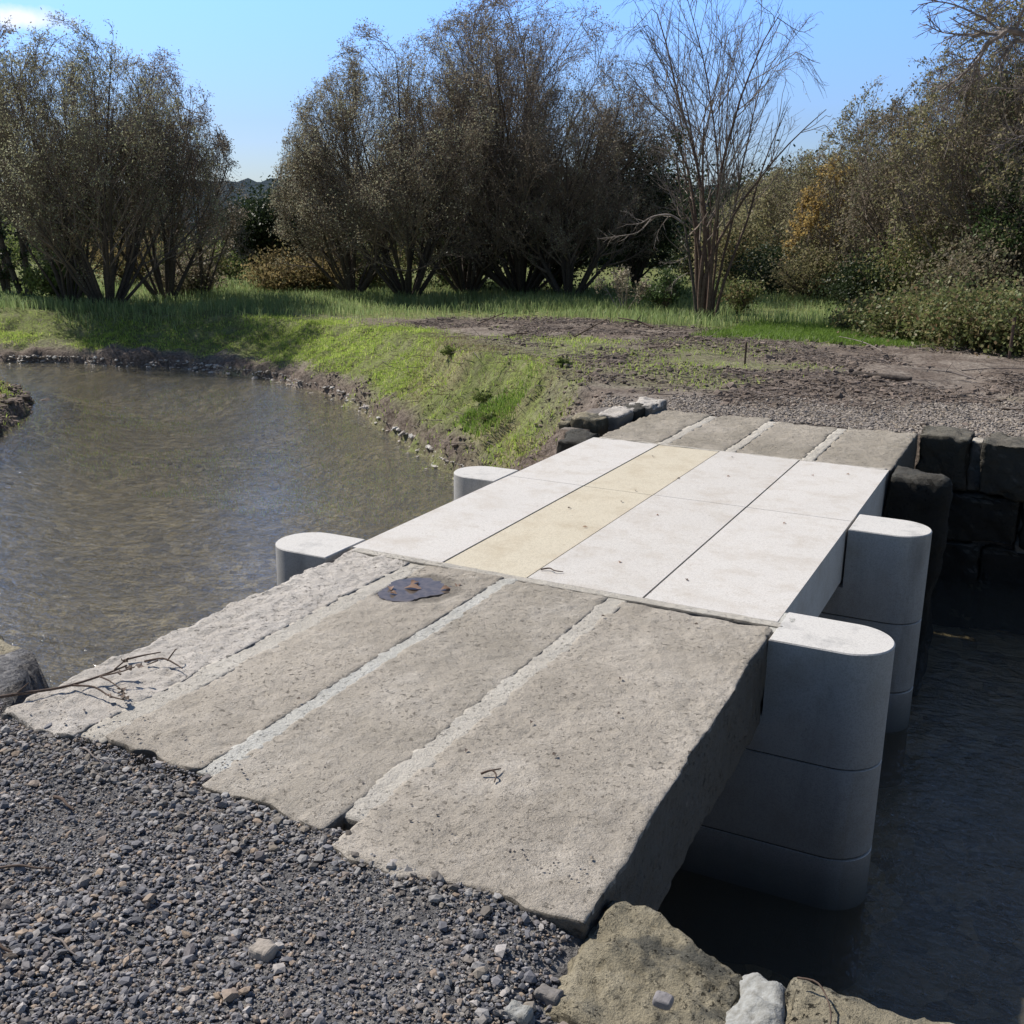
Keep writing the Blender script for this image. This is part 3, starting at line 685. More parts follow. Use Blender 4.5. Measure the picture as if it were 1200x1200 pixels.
def crown(Vt, ft, Vl, fl, mt, ml, parent):
    """twigs and leaves of one crown in one mesh with two materials"""
    V, F2 = join([(Vt, ft), (Vl, fl)]); o = mesh('crown', V, F2, mt, parent, smooth=False); o.data.materials.append(ml)
    nt_ = sum(len(f) for f in ft); mi = np.zeros(len(o.data.polygons), np.int32); mi[nt_:] = 1
    o.data.polygons.foreach_set('material_index', mi); return o
def willow(name, label, cat, u, D, Ht, half, seed, nst=9, r0=.06, leaf='olive', nleaf=14000, ll=.055, lw=.025, group=None, base=.18, n2_=110, n3=1500, n4=6000, bark='bark', rmin=.004, fan=38, trop=.10, lean=0., tmin2=.2, zoff=0, spread=.05, bk2=None, tp=.75, lf2=.52, tight=1.25, t1=.35):
    r = np.random.default_rng(seed); x, y = bear(u, D); z = float(H(x, y)[0]) - .03 + zoff
    t = thing(name, label, cat, (x, y, z), group)
    az = np.arange(nst) * 2 * math.pi / nst + r.normal(0, .3, nst); a = RAD(fan) * np.sqrt(r.random(nst) * .9 + .1); a[0] = .05
    d = np.stack([np.sin(a) * np.cos(az), np.sin(a) * np.sin(az), np.cos(a)], 1) + RT * lean
    ll_ = 1 / ((np.sin(a) / half) ** 2.7 + (np.cos(a) / Ht) ** 2.7) ** (1 / 2.7) * r.uniform(.90, 1.0, nst)
    b0 = np.stack([np.cos(az) * base * np.sin(a) * 1.6, np.sin(az) * base * np.sin(a) * 1.6, 0 * az], 1)
    d0 = norm(d * np.array([tight, tight, 1]))
    P1, R1 = grow(b0, d0, ll_, 12, trop * t1, .05, r0 * r.uniform(.6, 1.1, nst), .006, r)
    # keep heights within the envelope
    P2, R2 = children(P1, R1, n2_, tmin2, 36, lf2, 7, trop, .08, rmin * 1.6, r, tpow=tp)
    P3, R3 = children(P2, R2, n3, .12, 34, .42, 5, trop, .10, rmin, r, tpow=.8)
    P4, R4 = children(P3, R3, n4, .1, 38, .55, 4, trop * .6, .12, rmin * .7, r) if n4 else (None, None)
    def fix(P):
        if P is not None:
            e = ((np.hypot(P[..., 0], P[..., 1]) / (half * 1.05)) ** 2.5 + (np.maximum(P[..., 2], 0) / Ht) ** 2.5) ** .4
            s = np.where(e > 1, (1 + (e - 1) * .35) / np.maximum(e, 1e-6), 1); P *= s[..., None]
            P[..., 2] = np.maximum(P[..., 2], .0)
    for P in (P1, P2, P3, P4): fix(P)
    V, fl = tubes(P1, R1, 7); tr = mesh('trunk', V, fl, M[bark], t)
    parts = [tubes(P2, R2, 4), tubes(P3, R3, 3)] + ([tubes(P4, R4, 3)] if n4 else [])
    V, fl = join(parts)
    lv = join([leaves(P3, int(nleaf * .4), ll, lw, r, spread), leaves(P4 if n4 else P2, int(nleaf * .6), ll, lw, r, spread)])
    crown(V, fl, lv[0], lv[1], M[bk2 or ('twig' if bark != 'barkpale' else 'twiggrey')], M[leaf], t)
    return t
def bushy(name, label, cat, u, D, Ht, half, seed, leaf='dark', nleaf=14000, ll=.07, lw=.045, group=None, trunk=.35, bark='bark', nclump=90, zoff=0, r0=.05, hollow=.35, cl=.2, depth=1.):
    """tree or shrub with a dense clumpy crown of many small leaves"""
    r = np.random.default_rng(seed); x, y = bear(u, D); z = float(H(x, y)[0]) - .03 + zoff
    t = thing(name, label, cat, (x, y, z), group)
    c = norm(r.normal(0, 1, (nclump, 3))) * (hollow + (1 - hollow) * r.random((nclump, 1))) 
    hz = Ht * (1 - trunk) / 2
    c = c * np.array([half * .88, half * .88 * depth, hz * .92]) * (1 + .18 * vnoise(c * 1.7 + seed, seed))[:, None] + np.array([0, 0, Ht * trunk + hz])
    c[:, 2] = np.maximum(c[:, 2], .06)
    # limbs to the clumps
    top = np.array([0, 0, Ht * max(trunk, .12) ]); lim = c[r.choice(nclump, min(nclump, 40), replace=False)]
    tt = np.linspace(0, 1, 7)[None, :, None]
    st = np.array([0, 0, .0]) + 0 * lim
    mid = top + (lim - top) * .25
    P = (1 - tt) ** 2 * st[:, None] + 2 * (1 - tt) * tt * mid[:, None] + tt ** 2 * lim[:, None]
    P[:, 1:-1] += r.normal(0, .02, P[:, 1:-1].shape)
    R = r0 * .75 * (1 - np.linspace(0, 1, 7))[None] * np.ones((len(lim), 1)) + .006
    V, fl = tubes(P, R, 5); mesh('trunk', V, fl, M[bark], t)
    P3, R3 = children(P, R, 400, .4, 45, .3, 4, .05, .12, .004, r)
    V3, fl3 = tubes(P3, R3, 3)
    who = r.integers(0, nclump, nleaf); sc = (cl * half * (.5 + r.random(nclump)))[who][:, None]
    p = c[who] + r.normal(0, 1, (nleaf, 3)) * sc * np.array([1, 1, .75])
    p[:, 2] = np.abs(p[:, 2])
    d = norm(r.normal(0, 1, (nleaf, 3))); q = norm(np.cross(d, r.normal(0, 1, (nleaf, 3))))
    l = (ll * (.6 + .8 * r.random(nleaf)))[:, None]; w = (lw * (.6 + .8 * r.random(nleaf)))[:, None]
    V = np.stack([p - d * l * .5, p + q * w * .5, p + d * l * .5, p - q * w * .5], 1).reshape(-1, 3)
    crown(V3, fl3, V, [np.arange(4 * nleaf).reshape(-1, 4)], M['twig'], M[leaf], t)
    return t

# left group
willow('willow_tree', 'large multi-stemmed olive willow fanning out from one base, left of the pond view', 'tree', 122, 23.4, 5.05, 2.1, 11, 19, .058, 'olive', 32240, .048, .021, n2_=260, n3=2600, n4=9000, fan=36)
willow('willow_tree', 'slighter willow overlapping the left side of the large olive willow', 'tree', 78, 24.2, 4.7, 1.35, 13, 8, .05, 'olive', 16120, .048, .021, n2_=150, n3=1500, n4=5500, fan=32)
willow('willow_tree', 'airy willow with sparse pale leaves at the right side of the left group', 'tree', 232, 26, 4.0, .8, 14, 6, .04, 'greyleaf', 3500, .055, .024, n2_=60, n3=600, n4=2200, fan=24)
willow('willow_tree', 'darker narrow willow standing just right of the large olive willow', 'tree', 192, 25.0, 4.85, 1.55, 12, 10, .055, 'greyleaf', 23560, .048, .021, n2_=180, n3=2000, n4=7500, fan=30)
for k, (u, D, lb) in enumerate(((4, 27, 'thin ivy-clad tree at the left edge of the photo'), (28, 26.2, 'ivy-clad leaning tree, second from the left edge'), (-28, 27, 'tree just beyond the left edge of the view'))):
    t = willow('ivy_clad_tree', lb, 'tree', u, D, 5.6 - .2 * k, 1.1, 20 + k, 3, .075, 'greyleaf', 4500, .06, .028, n2_=60, n3=600, n4=2600, fan=14, base=.3, tmin2=.35)
    tr = [c for c in t.children if c.name.startswith('trunk')][0]
    co = np.zeros(len(tr.data.vertices) * 3); tr.data.vertices.foreach_get('co', co); co = co.reshape(-1, 3); co = co[co[:, 2] < 3.2]
    r = np.random.default_rng(5 + k); n = 3500; p = co[r.integers(0, len(co), n)] + r.normal(0, .05, (n, 3)); d = norm(r.normal(0, 1, (n, 3))); q = norm(np.cross(d, r.normal(0, 1, (n, 3))))
    V = np.stack([p - d * .03, p + q * .02, p + d * .03, p - q * .02], 1).reshape(-1, 3)
    mesh('ivy', V, [np.arange(4 * n).reshape(-1, 4)], M['dark'], t, smooth=False)
# middle group
bushy('evergreen_tree', 'small dark round evergreen tree in the gap between the willow groups', 'tree', 308, 29, 2.35, 1.15, 31, 'dark', 14000, .09, .05, trunk=.22)
bushy('evergreen_tree', 'taller dark evergreen peeking out left of the brown willow', 'tree', 362, 30, 3.3, .8, 32, 'dark', 11000, .09, .05, trunk=.2)
willow('willow_tree', 'leftmost of the brown willows, with reddish brown leaves and pale airy top', 'tree', 412, 26.2, 4.9, 1.5, 41, 17, .055, 'brownleaf', 32240, .048, .021, n2_=230, n3=2500, n4=8500, fan=36)
willow('willow_tree', 'rounded brown willow in front of the tallest willow, its stems splitting low', 'tree', 478, 25.4, 5.45, 2.5, 42, 24, .055, 'brownleaf', 42160, .048, .021, n2_=300, n3=3200, n4=10000, fan=40)
willow('willow_tree', 'tallest willow with a broad dome crown reaching the top of the photo', 'tree', 612, 26.5, 6.45, 3.1, 43, 34, .062, 'greyleaf', 44640, .048, .021, n2_=400, n3=4500, n4=14000, fan=44)
willow('willow_tree', 'grey brown willow between the rounded brown willow and the tallest one', 'tree', 548, 26.8, 6.0, 2.0, 48, 18, .055, 'brownleaf', 29760, .048, .021, n2_=230, n3=2500, n4=8500, fan=36)
willow('willow_tree', 'dark willow filling the right flank of the tallest willow', 'tree', 668, 25.6, 4.6, 1.8, 44, 11, .065, 'brownleaf', 22320, .048, .021, n2_=150, n3=1700, n4=6000, fan=36)
bushy('evergreen_tree', 'dark evergreen tree between the tallest willow and the bare tree', 'tree', 745, 27.5, 3.95, 1.35, 45, 'dark', 18000, .08, .045, trunk=.08)
bushy('evergreen_tree', 'low dark evergreen behind the foot of the tallest willow', 'tree', 655, 28.5, 3.1, 2.0, 46, 'dark', 14000, .09, .05, trunk=.02)
bushy('evergreen_tree', 'dark shrubby evergreen behind the foot of the rounded brown willow', 'tree', 545, 29, 2.4, 1.6, 47, 'dark', 10000, .09, .05, trunk=.02)
# the bare tree
willow('bare_tree', 'leafless multi-stemmed tree with reddish brown stems standing at the edge of the bare soil', 'tree', 833, 20.1, 6.7, 1.95, 51, 12, .042, 'olive', 140, .05, .02, base=.20, n2_=170, n3=900, n4=2600, bark='barkred', rmin=.0040, bk2='twiggrey', fan=30, tight=.28, t1=-.95, lf2=.42, trop=.10, tmin2=.3)

def polys(defs, s=6):
    out = []
    for pts_, r0, r1 in defs:
        P = np.array(pts_, float); t = np.linspace(0, len(P) - 1, max(2, (len(P) - 1) * 4 + 1)); i = np.minimum(t.astype(int), len(P) - 2); f = t - i
        # Catmull-Rom
        Q = []
        for a, b in zip(i, f):
            p0, p1, p2, p3 = P[max(a - 1, 0)], P[a], P[a + 1], P[min(a + 2, len(P) - 1)]
            Q.append(.5 * ((2 * p1) + (-p0 + p2) * b + (2 * p0 - 5 * p1 + 4 * p2 - p3) * b * b + (-p0 + 3 * p1 - 3 * p2 + p3) * b ** 3))
        Q = np.array(Q)[None]; R = np.linspace(r0, r1, Q.shape[1])[None]
        out.append((Q, R))
    return out
# sapling with a broken branch
D = 19.6; b2 = bear(822, D); zb = float(H(*b2)[0]); sl = thing('broken_sapling', 'slender leaning sapling with a pale broken side branch, left of the bare tree', 'tree', (b2[0], b2[1], zb)); B0 = np.array([b2[0], b2[1], zb])
dd = polys([([B0 - (0, 0, .05), pt(812, 330, D), pt(806, 290, D), pt(799, 235, D), pt(793, 190, D), pt(797, 165, D)], .032, .008)])
V, fl = join([tubes(P - B0, R, 6) for P, R in dd]); mesh('trunk', V, fl, M['bark'], sl)
dd2 = polys([([pt(801, 262, D), pt(785, 252, D), pt(765, 254, D), pt(750, 262, D), pt(733, 263, D)], .022, .006), ([pt(765, 254, D), pt(748, 272, D - .1), pt(722, 277, D), pt(700, 280, D)], .012, .004),
    ([pt(785, 252, D), pt(772, 270, D), pt(766, 292, D)], .008, .003), ([pt(806, 320, D), pt(790, 330, D), pt(787, 345, D)], .010, .004), ([pt(806, 300, D), pt(790, 308, D), pt(775, 307, D)], .008, .003), ([pt(750, 262, D), pt(738, 250, D), pt(728, 248, D)], .006, .003)])
r = np.random.default_rng(3); tw = [tubes(P - B0, R, 5) for P, R in dd2]
for P, R in dd2:
    c, cr = children(P, R, 14, .2, 45, .35, 4, .05, .15, .003, r); tw.append(tubes(c - B0, cr, 3))
V, fl = join(tw); mesh('broken_branch', V, fl, M['barkpale'], sl, label='pale broken branch hanging out to the left')
Pt, Rt = dd[0]; c, cr = children(Pt, Rt, 40, .35, 40, .22, 4, .08, .12, .003, r)
V3, f3 = tubes(c - B0, cr, 3)
V, fl = leaves(c - B0, 260, .06, .04, r, .03); crown(V3, f3, V, fl, M['twig'], M['dark'], sl)
# pale small shrub at the meadow edge
willow('pale_shrub', 'small pale twiggy shrub at the edge of the reed grass', 'shrub', 735, 21.5, .95, .6, 61, 7, .018, 'greyleaf', 900, .06, .03, base=.08, n2_=40, n3=160, n4=0, bark='barkpale', rmin=.004, fan=50)
bushy('low_shrub', 'leafy green shrub left of the foot of the bare tree', 'shrub', 782, 21.5, .8, .5, 62, 'ivy', 1500, .06, .04, trunk=.1, nclump=20, r0=.02)
bushy('low_shrub', 'leafy shrub right behind the foot of the bare tree', 'shrub', 868, 21.4, .65, .45, 63, 'bramble', 1700, .06, .04, trunk=.05, nclump=20, r0=.02)

# right thicket
willow('yellow_leaved_tree', 'slim tree with orange-yellow autumn leaves in the right thicket', 'tree', 972, 26, 2.9, .75, 71, 5, .04, 'yellowleaf', 1900, .075, .055, n2_=40, n3=260, n4=900, fan=20, bark='barkpale', tmin2=.35)
TH = [(905, 34, 3.0, 1.5, 'thick', 'low olive tree seen right behind the stems of the bare tree'), (945, 31, 3.3, 1.5, 'thick', 'olive tree left of the yellow-leaved tree'), (1002, 28, 4.3, 1.8, 'thick', 'olive brown tree right behind the yellow-leaved tree'),
      (1062, 26, 5.0, 2.0, 'thick', 'tall olive tree in the middle of the right thicket'), (1120, 23.5, 5.1, 2.0, 'thick2', 'reddish brown tree in the right thicket'), (1180, 22, 5.4, 2.1, 'thick', 'tall olive tree near the right edge of the photo'), (1250, 22, 5.8, 2.2, 'thick2', 'brown tree just beyond the right edge'), (1330, 22, 5.5, 2.3, 'thick', 'olive tree beyond the right edge')]
for k, (u, D, h, w, lf, lb) in enumerate(TH):
    willow('thicket_tree', lb, 'tree', u, D, h, w, 80 + k, 13, .05, lf, 19000, .062, .032, n2_=210, n3=2200, n4=6500, fan=40, bark='barkpale' if k % 2 else 'bark', trop=.07)
bushy('ivy_clad_tree', 'ivy-green tree at the right edge of the thicket', 'tree', 1198, 20.5, 2.9, .85, 90, 'ivy', 8000, .06, .045, trunk=.35)
bushy('ivy_clad_tree', 'ivy-covered crown high behind the overhanging bare branches', 'tree', 1170, 23, 4.6, .9, 91, 'ivy', 7000, .06, .045, trunk=.6)
bushy('dark_shrub', 'dark green shrub in front of the right thicket', 'shrub', 1022, 22.5, 1.1, .95, 92, 'dark', 7000, .06, .04, trunk=.0)
bushy('dark_shrub', 'low dark shrub behind the bright grass, left of the yellow-leaved tree', 'shrub', 912, 27, 1.2, 1.3, 93, 'dark', 7000, .07, .045, trunk=.0)
bushy('olive_shrub', 'olive shrub under the yellow-leaved tree', 'shrub', 950, 25.5, 1.3, .9, 94, 'thick', 6000, .06, .04, trunk=.0)
bushy('olive_shrub', 'olive shrub filling the foot of the right thicket', 'shrub', 1085, 22.5, 1.6, 1.3, 95, 'bramble', 9000, .06, .04, trunk=.0)
bushy('olive_shrub', 'brownish shrub at the foot of the thicket near the right edge', 'shrub', 1160, 20.5, 1.7, 1.2, 96, 'thick2', 8000, .06, .04, trunk=.0)
for k, (u, D, h, w, lb) in enumerate([(1040, 18.8, .55, .8, 'low leafy bramble mound at the left end of the brambles'), (1100, 17.6, .75, 1.1, 'bramble mound in the middle of the bramble row'), (1165, 16.4, .85, 1.1, 'tallest bramble mound near the right edge'), (1235, 16, .9, 1.2, 'bramble mound just past the right edge')]):
    bushy('bramble_mound', lb, 'brambles', u, D, h, w, 100 + k, 'bramble', 9000, .055, .04, 'brambles along the bare soil', trunk=.0, nclump=120, r0=.012, cl=.16, bark='twiggrey')
# overhanging bare tree beyond the right edge
D = 12.5; b3 = bear(1345, D); zb = float(H(*b3)[0]); B3 = np.array([b3[0], b3[1], zb])
ov = thing('overhanging_tree', 'pale-barked bare tree whose crooked branches hang in at the top right corner', 'tree', tuple(B3))
tr = polys([([B3 - (0, 0, .05), pt(1335, 300, D), pt(1310, 120, D), pt(1275, 20, D), pt(1240, -40, D), pt(1215, -90, D)], .11, .035)]) 
V, fl = join([tubes(P - B3, R, 9) for P, R in tr]); mesh('trunk', V, fl, M['barkpale'], ov)
lim = polys([([pt(1310, 120, D), pt(1260, 62, D), pt(1205, 42, D), pt(1183, 35, D - .2), pt(1172, 42, D - .2), pt(1155, 52, D - .2), pt(1148, 68, D - .2), pt(1125, 90, D - .1), pt(1104, 105, D)], .040, .009),
    ([pt(1240, 50, D), pt(1195, 48, D), pt(1186, 50, D - .1), pt(1160, 85, D - .1), pt(1140, 95, D)], .026, .007),
    ([pt(1183, 35, D - .2), pt(1168, 32, D), pt(1150, 20, D), pt(1125, 8, D), pt(1100, 2, D), pt(1075, 6, D)], .015, .004), ([pt(1183, 36, D - .2), pt(1140, 40, D), pt(1105, 38, D), pt(1085, 28, D)], .012, .004),
    ([pt(1160, 85, D - .1), pt(1135, 98, D), pt(1115, 118, D), pt(1100, 140, D)], .010, .003), ([pt(1148, 68, D - .2), pt(1120, 72, D), pt(1100, 85, D)], .010, .003), ([pt(1240, 60, D), pt(1210, 100, D), pt(1165, 103, D)], .010, .004),
    ([pt(1275, 20, D), pt(1220, -10, D), pt(1170, -5, D), pt(1130, 0, D)], .024, .006), ([pt(1300, 100, D), pt(1240, 150, D), pt(1195, 160, D), pt(1165, 175, D)], .016, .004)])
r = np.random.default_rng(9); tw = [tubes(P - B3, R, 6) for P, R in lim]
LV, LF = join(tw); tw = []
for P, R in lim:
    c, cr = children(P, R, 16, .25, 42, .35, 5, -.02, .16, .0045, r); tw.append(tubes(c - B3, cr, 4)); c2, cr2 = children(c, cr, 60, .1, 40, .6, 4, 0., .16, .003, r); tw.append(tubes(c2 - B3, cr2, 3))
V, fl = join(tw); crown(LV, LF, V, fl, M['barkpale'], M['twiggrey'], ov)

# background bushes and far trees
BG = [(70, 25.5, 1.15, .75, 'bushgreen', 'bright green bush between the ivy-clad trees and the large olive willow'), (150, 30, 1.4, 1.3, 'bracken', 'tan bush behind the large olive willow'), (225, 29, 1.1, 1.1, 'bramble', 'low green bush right of the darker narrow willow'),
      (262, 33, .9, 1.1, 'bushgreen', 'pale green bush left of the small round evergreen'), (345, 27.5, .85, 1.2, 'bracken', 'golden brown bracken clump under the round evergreen'), (385, 29, 1.2, 1.0, 'bracken', 'golden bush behind the leftmost brown willow'), (440, 30, 1.3, 1.4, 'bramble', 'green bush seen between brown willow stems'),
      (215, 26.5, .8, .8, 'thick2', 'brown bramble clump at the foot of the darker narrow willow'), (-20, 31, 1.6, 1.4, 'bushgreen', 'green bush behind the ivy-clad trees'), (520, 31, 1.8, 1.7, 'thick', 'olive bush hidden behind the rounded brown willow'), (860, 30, 2.2, 1.3, 'thick', 'olive bush seen through the stems of the bare tree'),
      (820, 32, 2.3, 1.5, 'dark', 'dark bush behind the broken sapling'), (990, 30, 2.0, 1.4, 'thick2', 'reddish bush behind the yellow-leaved tree')]
for k, (u, D, h, w, lf, lb) in enumerate(BG):
    bushy('bush', lb, 'bush', u, D, h, w, 120 + k, lf, 6500, .075, .045, trunk=.0, nclump=70, r0=.02)
def copytree(o, loc, rz, sc, label, group):
    r_ = o.copy(); COL.objects.link(r_); r_.location = loc; r_.rotation_euler = (0, 0, rz); r_.scale = (sc, sc, sc); r_['label'] = label; r_['group'] = group
    for ch in list(o.children):
        c = ch.copy(); COL.objects.link(c); c.parent = r_
    return r_
fartree = bushy('far_tree', 'dark tree in the far hedge line behind the willows', 'tree', 40, 46, 3.2, 2.6, 150, 'dark', 7000, .16, .1, 'trees of the far hedge line', trunk=.0, nclump=60)
for k, (u, D, sc) in enumerate([(-160, 44, 1.1), (-80, 50, 1.1), (110, 52, .95), (170, 47, .7), (365, 48, 1.), (410, 46, 1.1), (490, 45, 1.2), (570, 44, 1.2), (650, 45, 1.2), (730, 44, 1.2), (810, 46, 1.1), (880, 43, 1.1), (950, 45, 1.2), (1030, 42, 1.3), (1110, 40, 1.4), (1200, 38, 1.5), (1300, 38, 1.5)]):
    x, y = bear(u, D); copytree(fartree, (x, y, -.5), k * 1.3, sc, 'dark tree in the far hedge line behind the willows', 'trees of the far hedge line')
# distant pale wall
def m_far(name, c): 
    m, nt = newmat(name); g = G(nt); g.out(g.mix(g.noise(1.2, 4), c, tuple(q * .7 for q in c)), .9); return m
x, y = bear(165, 58); Vb, fb = block((-9, -.15, 0), (9, .15, 1.35), .6, .03, .03)
ca, sa = math.cos(-YAW), math.sin(-YAW); Vb = Vb @ np.array([[ca, sa, 0], [-sa, ca, 0], [0, 0, 1]])
fw = mesh('field_wall', Vb, fb, m_far('grey_render', (.22, .23, .25)), loc=(x, y, -.5), label='long low grey field wall far behind the left willows', cat='wall')

# hills
def hill(name, D0, D1, hfun, mat, n=260, m_=26, seed=0):
    az = np.linspace(RAD(-95), RAD(45), n); dd_ = np.linspace(D0, D1, m_)
    A, Dd = np.meshgrid(az, dd_, indexing='ij'); t = (Dd - D0) / (D1 - D0)
    Xh, Yh = np.sin(A) * Dd, np.cos(A) * Dd
    hz = hfun(A) * np.sin(np.clip(t * 1.25, 0, 1) * math.pi / 2)
    Zh = -1 + hz + (hz > 1) * (1.1 * n2(Xh, Yh, .16, 2, seed) + .8 * n2(Xh, Yh, .5, 2, seed + 4)) * np.clip(hz / 6, 0, 1)
    ii = np.arange(n * m_).reshape(n, m_)
    mesh(name, np.stack([Xh.ravel(), Yh.ravel(), Zh.ravel()], 1), [np.stack([ii[:-1, :-1], ii[:-1, 1:], ii[1:, 1:], ii[1:, :-1]], -1).reshape(-1, 4)], mat, kind='structure')
def m_hill():
    m, nt = newmat('wooded_hill'); g = G(nt)
    n = g.noise(.35, 6, .7); c = g.mix(g.ramp(n, [(.38, 0.), (.62, 1.)]), (.045, .065, .085), (.085, .11, .125))  # bluish distance haze painted into the woodland colour
    g.out(c, 1., g.bump(n, 1., 1.5), .0); return m
hill('hills', 130, 260, lambda A: 7.4 + 1.6 * np.sin(A * 3.1 + 1.6) + 1.2 * np.sin(A * 9 + .5), m_hill(), seed=3)

# ------------------------------------------------------------------ grass
def blades(x, y, h, w, r, lean=.5, zoff=-.01, seg=True):
    n = len(x); z = H(x, y) + zoff
    p = np.stack([x, y, z], 1); a = r.random(n) * 2 * math.pi; d = np.stack([np.cos(a), np.sin(a), 0 * a], 1)
    b = r.random(n) * 2 * math.pi; ln = np.stack([np.cos(b), np.sin(b), 0 * b], 1) * (lean * r.random(n))[:, None]
    up = np.array([0, 0, 1.])
    m1 = p + (up * .6 + ln * .25) * h[:, None]; t = p + (up * .95 + ln) * h[:, None]
    wv = d * w[:, None] * .5
    V = np.stack([p - wv, p + wv, m1 + wv * .8, m1 - wv * .8, t], 1).reshape(-1, 3)
    i = np.arange(n)[:, None] * 5
    return V, [i + np.array([[0, 1, 2, 3]]), i + np.array([[3, 2, 4]])]
def scatter(n, x0, x1, y0, y1, dens, r):
    x = r.uniform(x0, x1, n); y = r.uniform(y0, y1, n); k = r.random(n) < dens(x, y); return x[k], y[k]
r = np.random.default_rng(77)
def inview(x, y, m=1.5):
    f = x * FW[0] + y * FW[1]; s = x * RT[0] + y * RT[1]; return (np.abs(s) < f * .5 + m)
# meadow
def dm(x, y):
    z_ = zones(x, y); return z_[6] * inview(x, y) * np.clip(.55 + .6 * n2(x, y, .8, 3, 90), 0, 1) * np.where(np.hypot(x, y) < 27, 1, .35)
x, y = scatter(150000, -24, 1, 14.5, 29, dm, r)
hh = (.20 + .09 * n2(x, y, .6, 3, 91)) * r.uniform(.6, 1.25, len(x)); hh = np.where((x > -5) & (y < 19), hh * .4, hh)
V, fl = blades(x, y, hh, r.uniform(.008, .018, len(x)), r, .5); mesh('meadow_grass', V, fl, M['reed'], smooth=False, label='tall soft green meadow grass in front of the trees', cat='grass', kind='stuff')
# fresh bright grass
def df_(x, y):
    a = sst(15.4, 16.0, y) * sst(19.5, 18.3, y) * sst(-5., -4.4, x) * sst(-1.4, -2.2, x + .2 * n2(x, y, 2, 2, 7))
    b = sst(.65, .3, np.hypot((x + 5.45) / 1.0, (y - 10.15) / .9)) * 1.
    return np.clip(a + b, 0, 1) * (sdf(x, y) > .25)
x, y = scatter(160000, -6.6, -1, 9.2, 20, df_, r)
V, fl = blades(x, y, r.uniform(.05, .13, len(x)), r.uniform(.006, .012, len(x)), r, .7); mesh('fresh_grass', V, fl, M['grassb'], smooth=False, label='bright fresh green grass patches on the bank and by the brambles', cat='grass', kind='stuff')
def db(x, y):
    s, gr, ga, mu, st, ob, me = zones(x, y); return ga * (1 - me) * (1 - .7 * mu) * np.clip(.5 + .9 * n2(x, y, 1.3, 3, 92), .04, 1) * inview(x, y) * np.where(ob > .3, 1, .35)
x, y = scatter(420000, -18, -1, 8.5, 18.5, db, r)
V, fl = blades(x, y, r.uniform(.02, .075, len(x)), r.uniform(.006, .012, len(x)), r, 1.1); mesh('bank_grass', V, fl, M['grass'], smooth=False, label='short yellow-green grass on the sloping river bank', cat='grass', kind='stuff')
def ds(x, y):
    s, gr, ga, mu, st, ob, me = zones(x, y); return (st + .25 * ob * (x > -8)) * (s > .2)
x, y = scatter(40000, -9, -3.5, 8.5, 15, ds, r)
V, fl = blades(x, y, r.uniform(.03, .10, len(x)), r.uniform(.004, .008, len(x)), r, 2.2); mesh('straw', V, fl, M['straw'], smooth=False, label='dry straw lying over the bank beside the bridge', cat='straw', kind='stuff')

# ------------------------------------------------------------------ crushed rock
def icos():
    t = (1 + 5 ** .5) / 2
    V = np.array([(-1, t, 0), (1, t, 0), (-1, -t, 0), (1, -t, 0), (0, -1, t), (0, 1, t), (0, -1, -t), (0, 1, -t), (t, 0, -1), (t, 0, 1), (-t, 0, -1), (-t, 0, 1)], float)
    Fc = np.array([(0, 11, 5), (0, 5, 1), (0, 1, 7), (0, 7, 10), (0, 10, 11), (1, 5, 9), (5, 11, 4), (11, 10, 2), (10, 7, 6), (7, 1, 8), (3, 9, 4), (3, 4, 2), (3, 2, 6), (3, 6, 8), (3, 8, 9), (4, 9, 5), (2, 4, 11), (6, 2, 10), (8, 6, 7), (9, 8, 1)])
    return norm(V), Fc
IV, IF = icos()
def rocks(x, y, z, size, r, flat=.65, jit=.4):
    n = len(x); V = IV[None] * (1 + r.uniform(-jit, jit, (n, 12, 1))) 
    sc = r.uniform(.55, 1.25, (n, 1, 3)) * size[:, None, None] * .5
    V = V * sc
    q = norm(r.normal(0, 1, (n, 4))); w, a, b, c = q.T
    Rm = np.stack([1 - 2 * (b * b + c * c), 2 * (a * b - w * c), 2 * (a * c + w * b), 2 * (a * b + w * c), 1 - 2 * (a * a + c * c), 2 * (b * c - w * a), 2 * (a * c - w * b), 2 * (b * c + w * a), 1 - 2 * (a * a + b * b)], 1).reshape(n, 3, 3)
    V = np.einsum('nij,nkj->nki', Rm, V); V[..., 2] *= flat
    V += np.stack([x, y, z], 1)[:, None]
    return V.reshape(-1, 3), [(np.arange(n)[:, None, None] * 12 + IF[None]).reshape(-1, 3)]
r = np.random.default_rng(55)
def slabmask(x, y):   # keep rock off the slabs and wall stones
    m = (x > -2.99) & (x < -.78) & (y > np.where(x < -2.5, 2.16, np.where(x < -2.04, 2.15, np.where(x < -1.5, 2.09, 2.02))))
    m |= (x > -.83) & (y > 1.86 - .2 * (x + .74))
    m |= (y > 2.25)
    m |= (sdf(x, y) < .02)
    return ~m
n = 190000; x = r.uniform(-4.3, .6, n); y = r.uniform(.75, 2.7, n)
f = x * FW[0] + y * FW[1]; s = x * RT[0] + y * RT[1]
k = slabmask(x, y) & (np.abs(s) < f * .62 + .45) & (f > .9); x, y = x[k], y[k]; n = len(x)
size = np.clip(r.lognormal(math.log(.0066), .5, n), .0035, .034)
patch_ = n2(x, y, 2.2, 3, 5); size = size * (1 + .40 * patch_)
V, fl = rocks(x, y, H(x, y) + size * .22 + .004 * r.random(n), size, r)
mesh('crushed_gravel', V, fl, M['gravel'], smooth=False, label='dark grey crushed gravel covering the near path', cat='gravel', kind='stuff')
